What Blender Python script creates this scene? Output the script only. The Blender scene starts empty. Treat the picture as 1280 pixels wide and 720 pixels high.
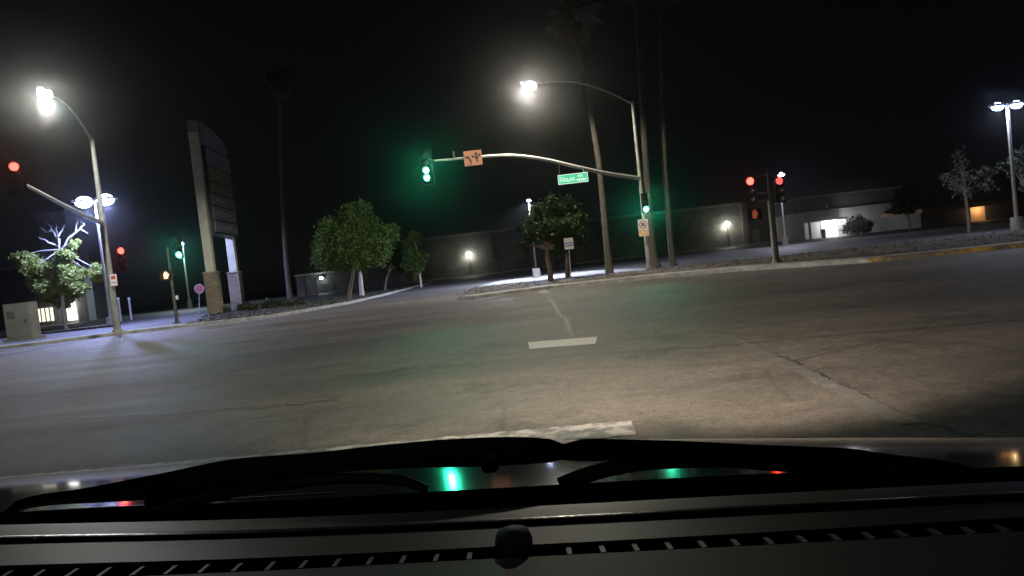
import bpy, bmesh, math, random
import numpy as np
from mathutils import Vector, Matrix
random.seed(7); RNG = np.random.default_rng(7)
scn = bpy.context.scene
COL = scn.collection
PI = math.pi
R = math.radians

# ------------------------------------------------------------------ camera
CAMZ = 1.35; F = 850.0
ROLL = R(6.4); PITCH = R(2.14)
_r0 = Vector((1, 0, 0)); _f = Vector((0, math.cos(PITCH), -math.sin(PITCH))); _u0 = _r0.cross(_f)
CR = _r0 * math.cos(ROLL) - _u0 * math.sin(ROLL)
CU = _u0 * math.cos(ROLL) + _r0 * math.sin(ROLL)
CAM = Vector((0, 0, CAMZ))

def ray(x, y): return CR * ((x - 640) / F) + CU * ((360 - y) / F) + _f
def G(x, y, z=0.0):                       # photo point -> point of the level z
    r = ray(x, y); t = (z - CAMZ) / r.z
    return CAM + r * t
def D(x, y, Y):                           # photo point -> point Y metres ahead
    r = ray(x, y); return CAM + r * (Y / r.y)
def base_at(x, y, Y, z):                  # standing point under D
    p = D(x, y, Y); p.z = z; return p

cam_d = bpy.data.cameras.new('camera'); cam = bpy.data.objects.new('camera', cam_d); COL.objects.link(cam)
cam_d.sensor_width = 36; cam_d.lens = 36 * F / 1280; cam_d.clip_start = 0.05; cam_d.clip_end = 2000
m3 = Matrix((CR, CU, -_f)).transposed()
cam.matrix_world = Matrix.Translation(CAM) @ m3.to_4x4()
scn.camera = cam

# ------------------------------------------------------------------ materials
MATS = {}
def mat(name, col, rough=0.6, metal=0.0, var=0.25, scale=6.0, bump=0.0, bscale=40.0, spec=0.5, col2=None, coat=0.0):
    m = bpy.data.materials.new(name); m.use_nodes = True
    nt = m.node_tree; N = nt.nodes; L = nt.links
    b = N['Principled BSDF']
    b.inputs['Roughness'].default_value = rough; b.inputs['Metallic'].default_value = metal
    b.inputs['Specular IOR Level'].default_value = spec; b.inputs['Coat Weight'].default_value = coat
    tc = N.new('ShaderNodeTexCoord')
    nz = N.new('ShaderNodeTexNoise'); nz.inputs['Scale'].default_value = scale; nz.inputs['Detail'].default_value = 6
    L.new(tc.outputs['Object'], nz.inputs['Vector'])
    cr = N.new('ShaderNodeValToRGB'); cr.color_ramp.elements[0].position = 0.3; cr.color_ramp.elements[1].position = 0.7
    c2 = col2 or tuple(min(1, c * (1 + var)) for c in col)
    cr.color_ramp.elements[0].color = tuple(c * (1 - var) for c in col) + (1,)
    cr.color_ramp.elements[1].color = tuple(c2) + (1,)
    L.new(nz.outputs['Fac'], cr.inputs['Fac']); L.new(cr.outputs['Color'], b.inputs['Base Color'])
    if bump:
        n2 = N.new('ShaderNodeTexNoise'); n2.inputs['Scale'].default_value = bscale; n2.inputs['Detail'].default_value = 4
        L.new(tc.outputs['Object'], n2.inputs['Vector'])
        bp = N.new('ShaderNodeBump'); bp.inputs['Strength'].default_value = bump; bp.inputs['Distance'].default_value = 0.02
        L.new(n2.outputs['Fac'], bp.inputs['Height']); L.new(bp.outputs['Normal'], b.inputs['Normal'])
    MATS[name] = m; return m

def emit(name, col, strength):
    m = bpy.data.materials.new(name); m.use_nodes = True
    nt = m.node_tree; nt.nodes.clear()
    e = nt.nodes.new('ShaderNodeEmission'); e.inputs['Color'].default_value = tuple(col) + (1,); e.inputs['Strength'].default_value = strength
    o = nt.nodes.new('ShaderNodeOutputMaterial'); nt.links.new(e.outputs[0], o.inputs[0])
    MATS[name] = m; return m

def leafmat(name, a, b, trans=0.25):
    m = bpy.data.materials.new(name); m.use_nodes = True
    nt = m.node_tree; N = nt.nodes; L = nt.links
    p = N['Principled BSDF']; p.inputs['Roughness'].default_value = 0.55; p.inputs['Specular IOR Level'].default_value = 0.35
    tc = N.new('ShaderNodeTexCoord'); nz = N.new('ShaderNodeTexNoise'); nz.inputs['Scale'].default_value = 2.2; nz.inputs['Detail'].default_value = 5
    L.new(tc.outputs['Object'], nz.inputs['Vector'])
    cr = N.new('ShaderNodeValToRGB'); cr.color_ramp.elements[0].position = 0.35; cr.color_ramp.elements[1].position = 0.65
    cr.color_ramp.elements[0].color = tuple(a) + (1,); cr.color_ramp.elements[1].color = tuple(b) + (1,)
    L.new(nz.outputs['Fac'], cr.inputs['Fac']); L.new(cr.outputs['Color'], p.inputs['Base Color'])
    t = N.new('ShaderNodeBsdfTranslucent'); L.new(cr.outputs['Color'], t.inputs['Color'])
    mx = N.new('ShaderNodeMixShader'); mx.inputs[0].default_value = trans
    L.new(p.outputs[0], mx.inputs[1]); L.new(t.outputs[0], mx.inputs[2])
    L.new(mx.outputs[0], N['Material Output'].inputs[0])
    MATS[name] = m; return m

def asphalt(name, lo, hi, rough_lo, rough_hi, big=0.12, stain=True, cracks=False):
    m = bpy.data.materials.new(name); m.use_nodes = True
    nt = m.node_tree; N = nt.nodes; L = nt.links; b = N['Principled BSDF']
    tc = N.new('ShaderNodeTexCoord')
    def noise(s, det=6, ro=0.55, stretch=None):
        n = N.new('ShaderNodeTexNoise'); n.inputs['Scale'].default_value = s; n.inputs['Detail'].default_value = det; n.inputs['Roughness'].default_value = ro
        if stretch:
            mp = N.new('ShaderNodeMapping'); mp.inputs['Scale'].default_value = stretch; mp.inputs['Rotation'].default_value = (0, 0, R(9))
            L.new(tc.outputs['Object'], mp.inputs['Vector']); L.new(mp.outputs['Vector'], n.inputs['Vector'])
        else: L.new(tc.outputs['Object'], n.inputs['Vector'])
        return n
    n1 = noise(big, 7, 0.6); n2 = noise(60, 3, 0.7); n3 = noise(0.5, 5, 0.6, (0.12, 1.0, 1)); n4 = noise(3.0, 6, 0.65)
    def ramp(src, p0, p1, c0, c1):
        r = N.new('ShaderNodeValToRGB'); r.color_ramp.elements[0].position = p0; r.color_ramp.elements[1].position = p1
        r.color_ramp.elements[0].color = c0; r.color_ramp.elements[1].color = c1
        L.new(src, r.inputs['Fac']); return r
    def mix(kind, fac, a, bb):
        x = N.new('ShaderNodeMix'); x.data_type = 'RGBA'; x.blend_type = kind; x.inputs['Factor'].default_value = fac
        L.new(a, x.inputs['A']); L.new(bb, x.inputs['B']); return x.outputs['Result']
    base = ramp(n1.outputs['Fac'], 0.35, 0.65, tuple(lo) + (1,), tuple(hi) + (1,))
    c = mix('MULTIPLY', 1.0, base.outputs['Color'], ramp(n2.outputs['Fac'], 0.3, 0.72, (0.45, 0.45, 0.45, 1), (1.6, 1.57, 1.5, 1)).outputs['Color'])
    c = mix('MULTIPLY', 0.8, c, ramp(n3.outputs['Fac'], 0.33, 0.66, (0.5, 0.5, 0.5, 1), (1.35, 1.3, 1.22, 1)).outputs['Color'])
    c = mix('MULTIPLY', 0.7, c, ramp(n4.outputs['Fac'], 0.3, 0.7, (0.72, 0.71, 0.7, 1), (1.2, 1.2, 1.2, 1)).outputs['Color'])
    if stain:   # specks of grit and old paint chips
        v = N.new('ShaderNodeTexVoronoi'); v.inputs['Scale'].default_value = 2.3; L.new(tc.outputs['Object'], v.inputs['Vector'])
        c = mix('ADD', 1.0, c, ramp(v.outputs['Distance'], 0.015, 0.045, (0.22, 0.21, 0.19, 1), (0, 0, 0, 1)).outputs['Color'])
    if cracks:  # hairline crack network, oil drips and coarse stone
        nd = noise(0.9, 4, 0.6); mxv = N.new('ShaderNodeMix'); mxv.data_type = 'VECTOR'; mxv.inputs['Factor'].default_value = 0.16
        L.new(tc.outputs['Object'], mxv.inputs['A']); L.new(nd.outputs['Color'], mxv.inputs['B'])
        ve = N.new('ShaderNodeTexVoronoi'); ve.feature = 'DISTANCE_TO_EDGE'; ve.inputs['Scale'].default_value = 0.42; L.new(mxv.outputs['Result'], ve.inputs['Vector'])
        nm = noise(0.23, 4, 0.6); cm = mix('LIGHTEN', 1.0, ramp(ve.outputs['Distance'], 0.003, 0.011, (0.45, 0.45, 0.45, 1), (1, 1, 1, 1)).outputs['Color'], ramp(nm.outputs['Fac'], 0.44, 0.54, (0, 0, 0, 1), (1, 1, 1, 1)).outputs['Color'])
        c = mix('MULTIPLY', 0.5, c, cm)
        n5 = noise(0.75, 5, 0.62); c = mix('MULTIPLY', 0.9, c, ramp(n5.outputs['Fac'], 0.30, 0.47, (0.5, 0.49, 0.48, 1), (1, 1, 1, 1)).outputs['Color'])
        vs = N.new('ShaderNodeTexVoronoi'); vs.inputs['Scale'].default_value = 22; L.new(tc.outputs['Object'], vs.inputs['Vector'])
        c = mix('MULTIPLY', 0.5, c, ramp(vs.outputs['Color'], 0.1, 0.9, (0.6, 0.6, 0.6, 1), (1.45, 1.43, 1.38, 1)).outputs['Color'])
        b.inputs['Specular IOR Level'].default_value = 0.4
    L.new(c, b.inputs['Base Color'])
    rr = N.new('ShaderNodeMapRange'); rr.inputs['To Min'].default_value = rough_lo; rr.inputs['To Max'].default_value = rough_hi
    L.new(n3.outputs['Fac'], rr.inputs['Value']); L.new(rr.outputs['Result'], b.inputs['Roughness'])
    bp = N.new('ShaderNodeBump'); bp.inputs['Strength'].default_value = 0.45; bp.inputs['Distance'].default_value = 0.012
    L.new(n2.outputs['Fac'], bp.inputs['Height']); L.new(bp.outputs['Normal'], b.inputs['Normal'])
    MATS[name] = m; return m

def wornpaint(name, paint, under, cut=0.5, scale=9):
    m = bpy.data.materials.new(name); m.use_nodes = True
    nt = m.node_tree; N = nt.nodes; L = nt.links; b = N['Principled BSDF']; b.inputs['Roughness'].default_value = 0.65
    tc = N.new('ShaderNodeTexCoord'); n = N.new('ShaderNodeTexNoise'); n.inputs['Scale'].default_value = scale; n.inputs['Detail'].default_value = 8; n.inputs['Roughness'].default_value = 0.7
    L.new(tc.outputs['Object'], n.inputs['Vector'])
    r = N.new('ShaderNodeValToRGB'); r.color_ramp.elements[0].position = cut - 0.06; r.color_ramp.elements[1].position = cut + 0.06
    r.color_ramp.elements[0].color = tuple(under) + (1,); r.color_ramp.elements[1].color = tuple(paint) + (1,)
    L.new(n.outputs['Fac'], r.inputs['Fac']); L.new(r.outputs['Color'], b.inputs['Base Color'])
    MATS[name] = m; return m

def blockmat(name, col, mortar, sx, sz):
    m = bpy.data.materials.new(name); m.use_nodes = True
    nt = m.node_tree; N = nt.nodes; L = nt.links; b = N['Principled BSDF']; b.inputs['Roughness'].default_value = 0.85
    tc = N.new('ShaderNodeTexCoord'); mp = N.new('ShaderNodeMapping'); mp.inputs['Rotation'].default_value = (R(90), 0, 0)
    L.new(tc.outputs['Object'], mp.inputs['Vector'])
    br = N.new('ShaderNodeTexBrick'); br.inputs['Scale'].default_value = 1.0; br.inputs['Brick Width'].default_value = sx; br.inputs['Row Height'].default_value = sz
    br.inputs['Mortar Size'].default_value = 0.012
    br.inputs['Color1'].default_value = tuple(col) + (1,); br.inputs['Color2'].default_value = tuple(c * 0.72 for c in col) + (1,); br.inputs['Mortar'].default_value = tuple(mortar) + (1,)
    L.new(mp.outputs['Vector'], br.inputs['Vector'])
    n = N.new('ShaderNodeTexNoise'); n.inputs['Scale'].default_value = 0.35; n.inputs['Detail'].default_value = 7; L.new(tc.outputs['Object'], n.inputs['Vector'])
    r = N.new('ShaderNodeValToRGB'); r.color_ramp.elements[0].color = (0.6, 0.6, 0.6, 1); r.color_ramp.elements[1].color = (1.2, 1.2, 1.2, 1)
    r.color_ramp.elements[0].position = 0.3; r.color_ramp.elements[1].position = 0.7
    L.new(n.outputs['Fac'], r.inputs['Fac'])
    x = N.new('ShaderNodeMix'); x.data_type = 'RGBA'; x.blend_type = 'MULTIPLY'; x.inputs['Factor'].default_value = 1
    L.new(br.outputs['Color'], x.inputs['A']); L.new(r.outputs['Color'], x.inputs['B']); L.new(x.outputs['Result'], b.inputs['Base Color'])
    MATS[name] = m; return m

asphalt('road_asphalt', (0.094, 0.086, 0.076), (0.162, 0.148, 0.13), 0.55, 0.85, cracks=True)
asphalt('lot_asphalt', (0.075, 0.075, 0.08), (0.12, 0.12, 0.125), 0.5, 0.8, big=0.08)
asphalt('far_ground', (0.05, 0.05, 0.045), (0.08, 0.078, 0.07), 0.7, 0.9, big=0.05, stain=False)
mat('concrete', (0.30, 0.295, 0.28), 0.8, var=0.3, scale=2.5, bump=0.3, bscale=60)
mat('kerb_concrete', (0.34, 0.335, 0.32), 0.75, var=0.35, scale=3.5, bump=0.3, bscale=50)
mat('soil', (0.085, 0.066, 0.045), 0.95, var=0.5, scale=3, bump=0.8, bscale=25)
wornpaint('white_road_paint', (0.42, 0.41, 0.375), (0.14, 0.135, 0.118), 0.50, 5)
wornpaint('fresh_road_paint', (0.60, 0.58, 0.52), (0.2, 0.195, 0.175), 0.30, 6)
wornpaint('faded_road_paint', (0.20, 0.19, 0.165), (0.12, 0.115, 0.1), 0.58, 3)
wornpaint('yellow_kerb_paint', (0.46, 0.32, 0.06), (0.12, 0.105, 0.075), 0.52, 1.3)
wornpaint('crack_tar', (0.022, 0.021, 0.02), (0.055, 0.052, 0.046), 0.5, 5)
MATS['crack_tar'].node_tree.nodes['Principled BSDF'].inputs['Specular IOR Level'].default_value = 0.5
mat('galvanised_steel', (0.42, 0.42, 0.40), 0.5, 0.35, var=0.2, scale=5, bump=0.05)
mat('dark_steel', (0.10, 0.095, 0.085), 0.55, 0.3, var=0.25, scale=4)
mat('pole_paint', (0.28, 0.275, 0.25), 0.55, 0.1, var=0.25, scale=3)
mat('lamp_housing', (0.32, 0.32, 0.31), 0.5, 0.2)
mat('signal_black', (0.007, 0.007, 0.007), 0.6, var=0.2, spec=0.2)
mat('signal_olive', (0.022, 0.021, 0.015), 0.6, var=0.2, spec=0.2)
mat('unlit_red', (0.03, 0.004, 0.003), 0.4); mat('unlit_amber', (0.03, 0.015, 0.004), 0.4); mat('unlit_green', (0.003, 0.015, 0.01), 0.4)
emit('lit_green', (0.10, 1.0, 0.62), 14); emit('lit_red', (1.0, 0.07, 0.05), 6); emit('lit_dim_red', (1.0, 0.10, 0.10), 1.6)
emit('lit_hand', (1.0, 0.42, 0.22), 4.0); emit('lit_dim_hand', (1.0, 0.22, 0.10), 0.22)
emit('warm_lens', (1.0, 0.97, 0.84), 40); emit('cool_lens', (0.97, 1.0, 0.97), 40); emit('blue_lens', (0.45, 0.55, 1.0), 70)
emit('door_glow', (1.0, 0.99, 0.95), 4.0); emit('window_glow', (1.0, 0.93, 0.75), 1.3); emit('blue_glow', (0.7, 0.85, 1.0), 1.6); emit('warm_glow', (1.0, 0.75, 0.45), 0.5)
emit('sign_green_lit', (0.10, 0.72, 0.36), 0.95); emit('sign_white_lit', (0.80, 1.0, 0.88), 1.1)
mat('sign_orange', (0.86, 0.40, 0.22), 0.5, var=0.06); mat('sign_black', (0.03, 0.02, 0.015), 0.5)
mat('sign_white', (0.80, 0.80, 0.78), 0.5, var=0.05); mat('sign_red', (0.65, 0.06, 0.05), 0.5); mat('sign_blue', (0.10, 0.22, 0.62), 0.5)
mat('sign_peach', (0.88, 0.58, 0.34), 0.5, var=0.05)
mat('sign_cream', (0.70, 0.67, 0.53), 0.7, var=0.12, scale=2); mat('panel_grey', (0.22, 0.23, 0.26), 0.28, var=0.12, scale=1.5)
mat('panel_green', (0.19, 0.21, 0.11), 0.28, var=0.15, scale=1.5); mat('panel_frame', (0.02, 0.02, 0.022), 0.5); mat('panel_mark', (0.42, 0.43, 0.45), 0.4)
mat('stone', (0.36, 0.30, 0.22), 0.9, var=0.4, scale=3, bump=0.6, bscale=14)
blockmat('ledger_stone', (0.36, 0.29, 0.20), (0.16, 0.13, 0.10), 0.42, 0.16)
blockmat('store_block', (0.15, 0.145, 0.12), (0.125, 0.12, 0.105), 0.9, 0.45)
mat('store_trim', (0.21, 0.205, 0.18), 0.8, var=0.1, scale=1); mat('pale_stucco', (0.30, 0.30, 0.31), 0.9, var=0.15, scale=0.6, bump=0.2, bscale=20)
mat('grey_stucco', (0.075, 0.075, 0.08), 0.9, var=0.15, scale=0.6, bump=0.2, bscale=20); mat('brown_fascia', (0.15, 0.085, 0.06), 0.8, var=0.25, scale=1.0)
mat('dark_door', (0.04, 0.04, 0.042), 0.4); mat('cabinet_grey', (0.30, 0.29, 0.26), 0.6, var=0.12, scale=1.5)
mat('bark', (0.13, 0.105, 0.08), 0.95, var=0.4, scale=6, bump=0.7, bscale=18); mat('pale_bark', (0.42, 0.40, 0.37), 0.9, var=0.25, scale=6, bump=0.4, bscale=18)
mat('palm_bark', (0.068, 0.058, 0.045), 0.95, var=0.35, scale=5, bump=0.8, bscale=12)
leafmat('leaf_green', (0.04, 0.085, 0.02), (0.10, 0.17, 0.04)); leafmat('leaf_bright', (0.16, 0.20, 0.04), (0.32, 0.36, 0.10), 0.4); leafmat('leaf_dark', (0.012, 0.024, 0.007), (0.03, 0.052, 0.012), 0.42)
leafmat('leaf_olive', (0.06, 0.075, 0.05), (0.12, 0.14, 0.10)); leafmat('palm_leaf', (0.03, 0.05, 0.02), (0.06, 0.085, 0.035)); leafmat('dead_frond', (0.09, 0.07, 0.04), (0.14, 0.105, 0.06), 0.1)
leafmat('grass_leaf', (0.035, 0.045, 0.016), (0.07, 0.075, 0.03))
mat('car_paint', (0.035, 0.04, 0.04), 0.09, 0.0, var=0.05, spec=0.3); mat('cowl_plastic', (0.004, 0.004, 0.004), 0.7, var=0.2); mat('wiper_rubber', (0.03, 0.032, 0.033), 0.35, var=0.2)
mat('dash_plastic', (0.016, 0.019, 0.0165), 0.6, var=0.3, scale=14, bump=0.05, bscale=900, spec=0.25); mat('dash_edge', (0.018, 0.0205, 0.018), 0.5, var=0.3, scale=14, bump=0.05, bscale=700, spec=0.25); mat('dash_lip', (0.03, 0.032, 0.03), 0.24, var=0.3, scale=25, bump=0.06, bscale=300)
mat('vent_slat', (0.055, 0.06, 0.055), 0.6, var=0.3, scale=40); mat('vent_black', (0.004, 0.004, 0.004), 0.8); leafmat('sensor_plastic', (0.22, 0.27, 0.25), (0.26, 0.31, 0.29), 0.7)

# ------------------------------------------------------------------ mesh helper
ORG = {}
class MB:
    def __init__(s): s.v = []; s.f = []; s.M = None
    def put(s, vs, fs):
        n = len(s.v)
        for p in vs:
            p = Vector(p)
            s.v.append(s.M @ p if s.M is not None else p)
        s.f += [tuple(i + n for i in f) for f in fs]; return s
    def box(s, c, d):
        x, y, z = c; a, b, h = d[0] / 2, d[1] / 2, d[2] / 2
        vs = [(x + i * a, y + j * b, z + k * h) for k in (-1, 1) for j in (-1, 1) for i in (-1, 1)]
        return s.put(vs, [(0, 2, 3, 1), (4, 5, 7, 6), (0, 1, 5, 4), (2, 6, 7, 3), (0, 4, 6, 2), (1, 3, 7, 5)])
    def tube(s, pts, rad, n=12, cap=True):
        pts = [Vector(p) for p in pts]; k = len(pts)
        if not hasattr(rad, '__len__'): rad = [rad] * k
        ref = None; vs = []
        for i, p in enumerate(pts):
            t = (pts[min(i + 1, k - 1)] - pts[max(i - 1, 0)]).normalized()
            if ref is None: ref = Vector((1, 0, 0)) if abs(t.x) < 0.8 else Vector((0, 1, 0))
            a = (ref - t * ref.dot(t)).normalized(); ref = a; b = t.cross(a)
            vs += [p + (a * math.cos(2 * PI * j / n) + b * math.sin(2 * PI * j / n)) * rad[i] for j in range(n)]
        fs = [(i * n + j, i * n + (j + 1) % n, (i + 1) * n + (j + 1) % n, (i + 1) * n + j) for i in range(k - 1) for j in range(n)]
        if cap: fs += [tuple(range(n))[::-1], tuple((k - 1) * n + j for j in range(n))]
        return s.put(vs, fs)
    def prism(s, poly, vec):                # polygon (3D points) extruded along vec
        n = len(poly); vec = Vector(vec); vs = [Vector(p) for p in poly] + [Vector(p) + vec for p in poly]
        return s.put(vs, [tuple(range(n)), tuple(range(2 * n - 1, n - 1, -1))] + [(i, i + n, (i + 1) % n + n, (i + 1) % n) for i in range(n)])
    def grid(s, rows):                      # rows of equal-length point lists
        n = len(rows[0]); vs = [p for r in rows for p in r]
        return s.put(vs, [(i * n + j, i * n + j + 1, (i + 1) * n + j + 1, (i + 1) * n + j) for i in range(len(rows) - 1) for j in range(n - 1)])
    def ellipsoid(s, c, r, nu=16, nv=8):
        c = Vector(c); vs = [c + Vector((0, 0, -r[2]))]
        for i in range(1, nv):
            t = -PI / 2 + PI * i / nv
            vs += [c + Vector((r[0] * math.cos(t) * math.cos(2 * PI * j / nu), r[1] * math.cos(t) * math.sin(2 * PI * j / nu), r[2] * math.sin(t))) for j in range(nu)]
        vs.append(c + Vector((0, 0, r[2]))); e = len(vs) - 1
        fs = [(0, 1 + (j + 1) % nu, 1 + j) for j in range(nu)]
        fs += [(1 + i * nu + j, 1 + i * nu + (j + 1) % nu, 1 + (i + 1) * nu + (j + 1) % nu, 1 + (i + 1) * nu + j) for i in range(nv - 2) for j in range(nu)]
        fs += [(e, 1 + (nv - 2) * nu + j, 1 + (nv - 2) * nu + (j + 1) % nu) for j in range(nu)]
        return s.put(vs, fs)
    def build(s, name, m, parent=None, org=None, smooth=False, bevel=0.0):
        if parent is not None: org = ORG[parent.name]
        org = Vector(org or (0, 0, 0))
        me = bpy.data.meshes.new(name); me.from_pydata([tuple(p - org) for p in s.v], [], s.f)
        bm = bmesh.new(); bm.from_mesh(me); bmesh.ops.recalc_face_normals(bm, faces=bm.faces)
        if bevel: bmesh.ops.bevel(bm, geom=[e for e in bm.edges if len(e.link_faces) == 2 and e.calc_face_angle(0) > 0.6], offset=bevel, segments=2, affect='EDGES')
        bm.to_mesh(me); bm.free()
        me.materials.append(MATS[m])
        if smooth:
            for p in me.polygons: p.use_smooth = True
        o = bpy.data.objects.new(name, me); COL.objects.link(o)
        if parent is not None: o.parent = parent
        else: o.location = org
        ORG[o.name] = org
        if smooth and hasattr(me, 'set_sharp_from_angle'): me.set_sharp_from_angle(angle=R(40))
        return o

def tag(o, label, cat, group=None, kind=None):
    if label: o['label'] = label
    if cat: o['category'] = cat
    if group: o['group'] = group
    if kind: o['kind'] = kind
    return o
def thing(name, label, cat, loc, group=None):
    o = bpy.data.objects.new(name, None); COL.objects.link(o); o.location = loc; o.empty_display_size = 0.3
    ORG[o.name] = Vector(loc)
    return tag(o, label, cat, group)
def struct(o): o['kind'] = 'structure'; return o

def light(name, loc, power, col, radius=0.15, kind='POINT', parent=None, **kw):
    l = bpy.data.lights.new(name, kind); l.energy = power; l.color = col
    if kind == 'AREA': l.shape = 'DISK'; l.size = radius
    else: l.shadow_soft_size = radius
    for k, v in kw.items(): setattr(l, k, v)
    o = bpy.data.objects.new(name, l); COL.objects.link(o)
    o.location = Vector(loc) - (ORG[parent.name] if parent else Vector((0, 0, 0)))
    if parent: o.parent = parent
    return o
def aim(o, target):
    d = Vector(target) - o.matrix_world.translation if o.parent else Vector(target) - o.location
    o.rotation_euler = d.to_track_quat('-Z', 'Y').to_euler()

# ------------------------------------------------------------------ ground, road, lot
PZ = 0.13
def sheet(name, pts, z, m, sub=None):
    mb = MB(); mb.put([(p[0], p[1], z) for p in pts], [tuple(range(len(pts)))])
    return struct(mb.build(name, m))
sheet('ground', [(-240, -40), (240, -40), (240, 300), (-240, 300)], -0.012, 'far_ground')

kerbL = [G(*p) for p in ((-420, 489), (-200, 461), (0, 437), (45, 432), (147, 419), (225, 410), (330, 398.5), (385, 389.5))]
drvL = [G(*p) for p in ((440, 379.5), (480, 370), (510, 362), (540, 353.3))]
kerbR = [G(*p) for p in ((592, 374), (640, 367.5), (690, 361), (750, 355), (812, 348.5), (900, 340.5), (1000, 334), (1085, 328.5), (1180, 319), (1280, 309), (1500, 286))]
backR = [G(*p, PZ) for p in ((1500, 262), (1280, 287), (1100, 306), (1000, 317), (900, 328), (812, 337), (762, 341.5), (690, 349), (640, 354), (592, 359))]
sheet('road', [(-90, -30), (90, -30), (60, 14), (40, 22), (16, 33), (0, 40), (-8, 42), (-15, 45), (-30, 42), (-60, 50), (-90, 50)], 0.0, 'road_asphalt')
sheet('parking_lot', [(-8, 40.5), (-2, 36.5), (3, 38), (20, 32), (60, 20), (120, 30), (120, 140), (-120, 140), (-120, 42), (-60, 42), (-30, 39), (-16, 42)], 0.006, 'lot_asphalt')

def slab(name, poly, z, m):                # raised pavement / planter with real sides
    mb = MB(); n = len(poly)
    top = [(p[0], p[1], z) for p in poly]; bot = [(p[0], p[1], -0.05) for p in poly]
    mb.put(top + bot, [tuple(range(n))] + [(i, i + n, (i + 1) % n + n, (i + 1) % n) for i in range(n)])
    return struct(mb.build(name, m))
def offset(line, d):
    out = []
    for i, p in enumerate(line):
        a = line[max(i - 1, 0)]; b = line[min(i + 1, len(line) - 1)]
        t = Vector((b[0] - a[0], b[1] - a[1], 0)).normalized(); nrm = Vector((-t.y, t.x, 0))
        out.append(Vector((p[0], p[1], 0)) + nrm * d)
    return out
def kerb(name, line, m, w=0.16, h=0.15):
    b = offset(line, w); mb = MB(); n = len(line); c = offset(line, 0.025)
    a0 = [(p[0], p[1], -0.03) for p in line]; a1 = [(p[0], p[1], h - 0.02) for p in line]; a2 = [(p[0], p[1], h) for p in c]
    b1 = [(p[0], p[1], h) for p in b]; b0 = [(p[0], p[1], -0.03) for p in b]
    mb.grid([a0, a1, a2, b1, b0]); return struct(mb.build(name, m))
kerb('kerb', kerbL + drvL, 'kerb_concrete')
YI = 7
kerb('kerb', kerbR[:YI + 1], 'kerb_concrete')
kerb('kerb', kerbR[YI:], 'yellow_kerb_paint')
# strip of gutter concrete in front of the kerbs
for ln, nm in ((kerbL, 'gutter'), (kerbR, 'gutter')):
    f = offset(ln, -0.45); e = offset(ln, -0.002); mb = MB(); mb.grid([[(p[0], p[1], 0.005) for p in f], [(p[0], p[1], 0.005) for p in e]])
    struct(mb.build(nm, 'concrete'))
# pavement behind the left kerb, planter behind it
kl = offset(kerbL + drvL, 0.155)
pv = kl[:6]; pb = offset(kerbL[:6], 2.2)
slab('pavement', pv + pb[::-1], PZ, 'concrete')
# planter with the tall sign, between pavement and driveway
pl_front = kl[5:]; p5 = pb[5]
slab('planter', pl_front + [G(500, 361, PZ), G(455, 367, PZ), G(400, 374, PZ), G(330, 384, PZ), G(255, 394, PZ), p5], PZ + 0.004, 'soil')
g_isl = [G(*p, PZ) for p in ((40, 417), (150, 405.5), (148, 402), (60, 409))]
slab('planter', g_isl, PZ + 0.02, 'soil')
# planter / verge on the right of the driveway
kr = offset(kerbR, 0.155)
pr2 = offset(kerbR, 1.6)
slab('pavement', kr + pr2[::-1], PZ, 'concrete')
slab('planter', offset(kerbR, 1.604)[0:] + backR, PZ + 0.004, 'soil')

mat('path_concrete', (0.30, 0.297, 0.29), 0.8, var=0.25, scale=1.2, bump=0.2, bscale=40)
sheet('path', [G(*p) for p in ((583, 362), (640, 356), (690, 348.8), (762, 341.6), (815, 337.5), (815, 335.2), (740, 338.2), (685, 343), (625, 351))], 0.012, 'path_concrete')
def strip(name, a, b, w, z, m, jag=0.0, n=40):
    a, b = Vector(a), Vector(b); t = (b - a).normalized(); nr = Vector((-t.y, t.x, 0)); r1, r2 = [], []
    for i in range(n + 1):
        p = a.lerp(b, i / n); w1 = w / 2 * (1 + random.uniform(-jag, jag)); w2 = w / 2 * (1 + random.uniform(-jag, jag))
        r1.append((p.x + nr.x * w1, p.y + nr.y * w1, z)); r2.append((p.x - nr.x * w2, p.y - nr.y * w2, z))
    mb = MB(); mb.grid([r1, r2]); return struct(mb.build(name, m))
strip('road_marking', G(-200, 623), G(792, 534.5), 0.42, 0.005, 'white_road_paint', 0.09, 120)
mk = MB(); mk.put([(*G(x, y)[:2], 0.005) for x, y in ((660, 428), (747, 421), (744, 430), (662, 436.5))], [(0, 1, 2, 3)]); struct(mk.build('road_marking', 'fresh_road_paint'))
strip('road_marking', G(905, 418), G(1140, 530), 0.16, 0.005, 'faded_road_paint', 0.3, 60)
strip('road_marking', G(60, 446), G(330, 414), 0.35, 0.005, 'faded_road_paint', 0.3, 60)
def polystrip(name, pix, w, z, m):
    pts = [G(*p) for p in pix]; fine = []
    for a, b in zip(pts[:-1], pts[1:]):
        for i in range(8): fine.append(a.lerp(b, i / 8) + Vector((random.gauss(0, 0.03), random.gauss(0, 0.05), 0)))
    fine.append(pts[-1]); o1 = offset(fine, w / 2); o2 = offset(fine, -w / 2)
    mb = MB(); mb.grid([[(p.x, p.y, z) for p in o1], [(p.x, p.y, z) for p in o2]]); return struct(mb.build(name, m))
polystrip('road_crack', ((684, 368), (695, 385), (707, 402), (712, 415), (716, 422)), 0.10, 0.004, 'crack_tar')
polystrip('road_crack', ((60, 523), (160, 521), (260, 513), (330, 510), (420, 500)), 0.06, 0.004, 'crack_tar')
polystrip('road_crack', ((915, 424), (960, 440), (1010, 462), (1080, 496), (1150, 528), (1250, 560)), 0.05, 0.003, 'crack_tar')
polystrip('road_crack', ((280, 429.5), (305, 427.5), (325, 426)), 0.22, 0.004, 'crack_tar')
polystrip('road_crack', ((420, 470), (560, 458), (700, 446), (900, 432), (1280, 400)), 0.05, 0.004, 'crack_tar')

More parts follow.
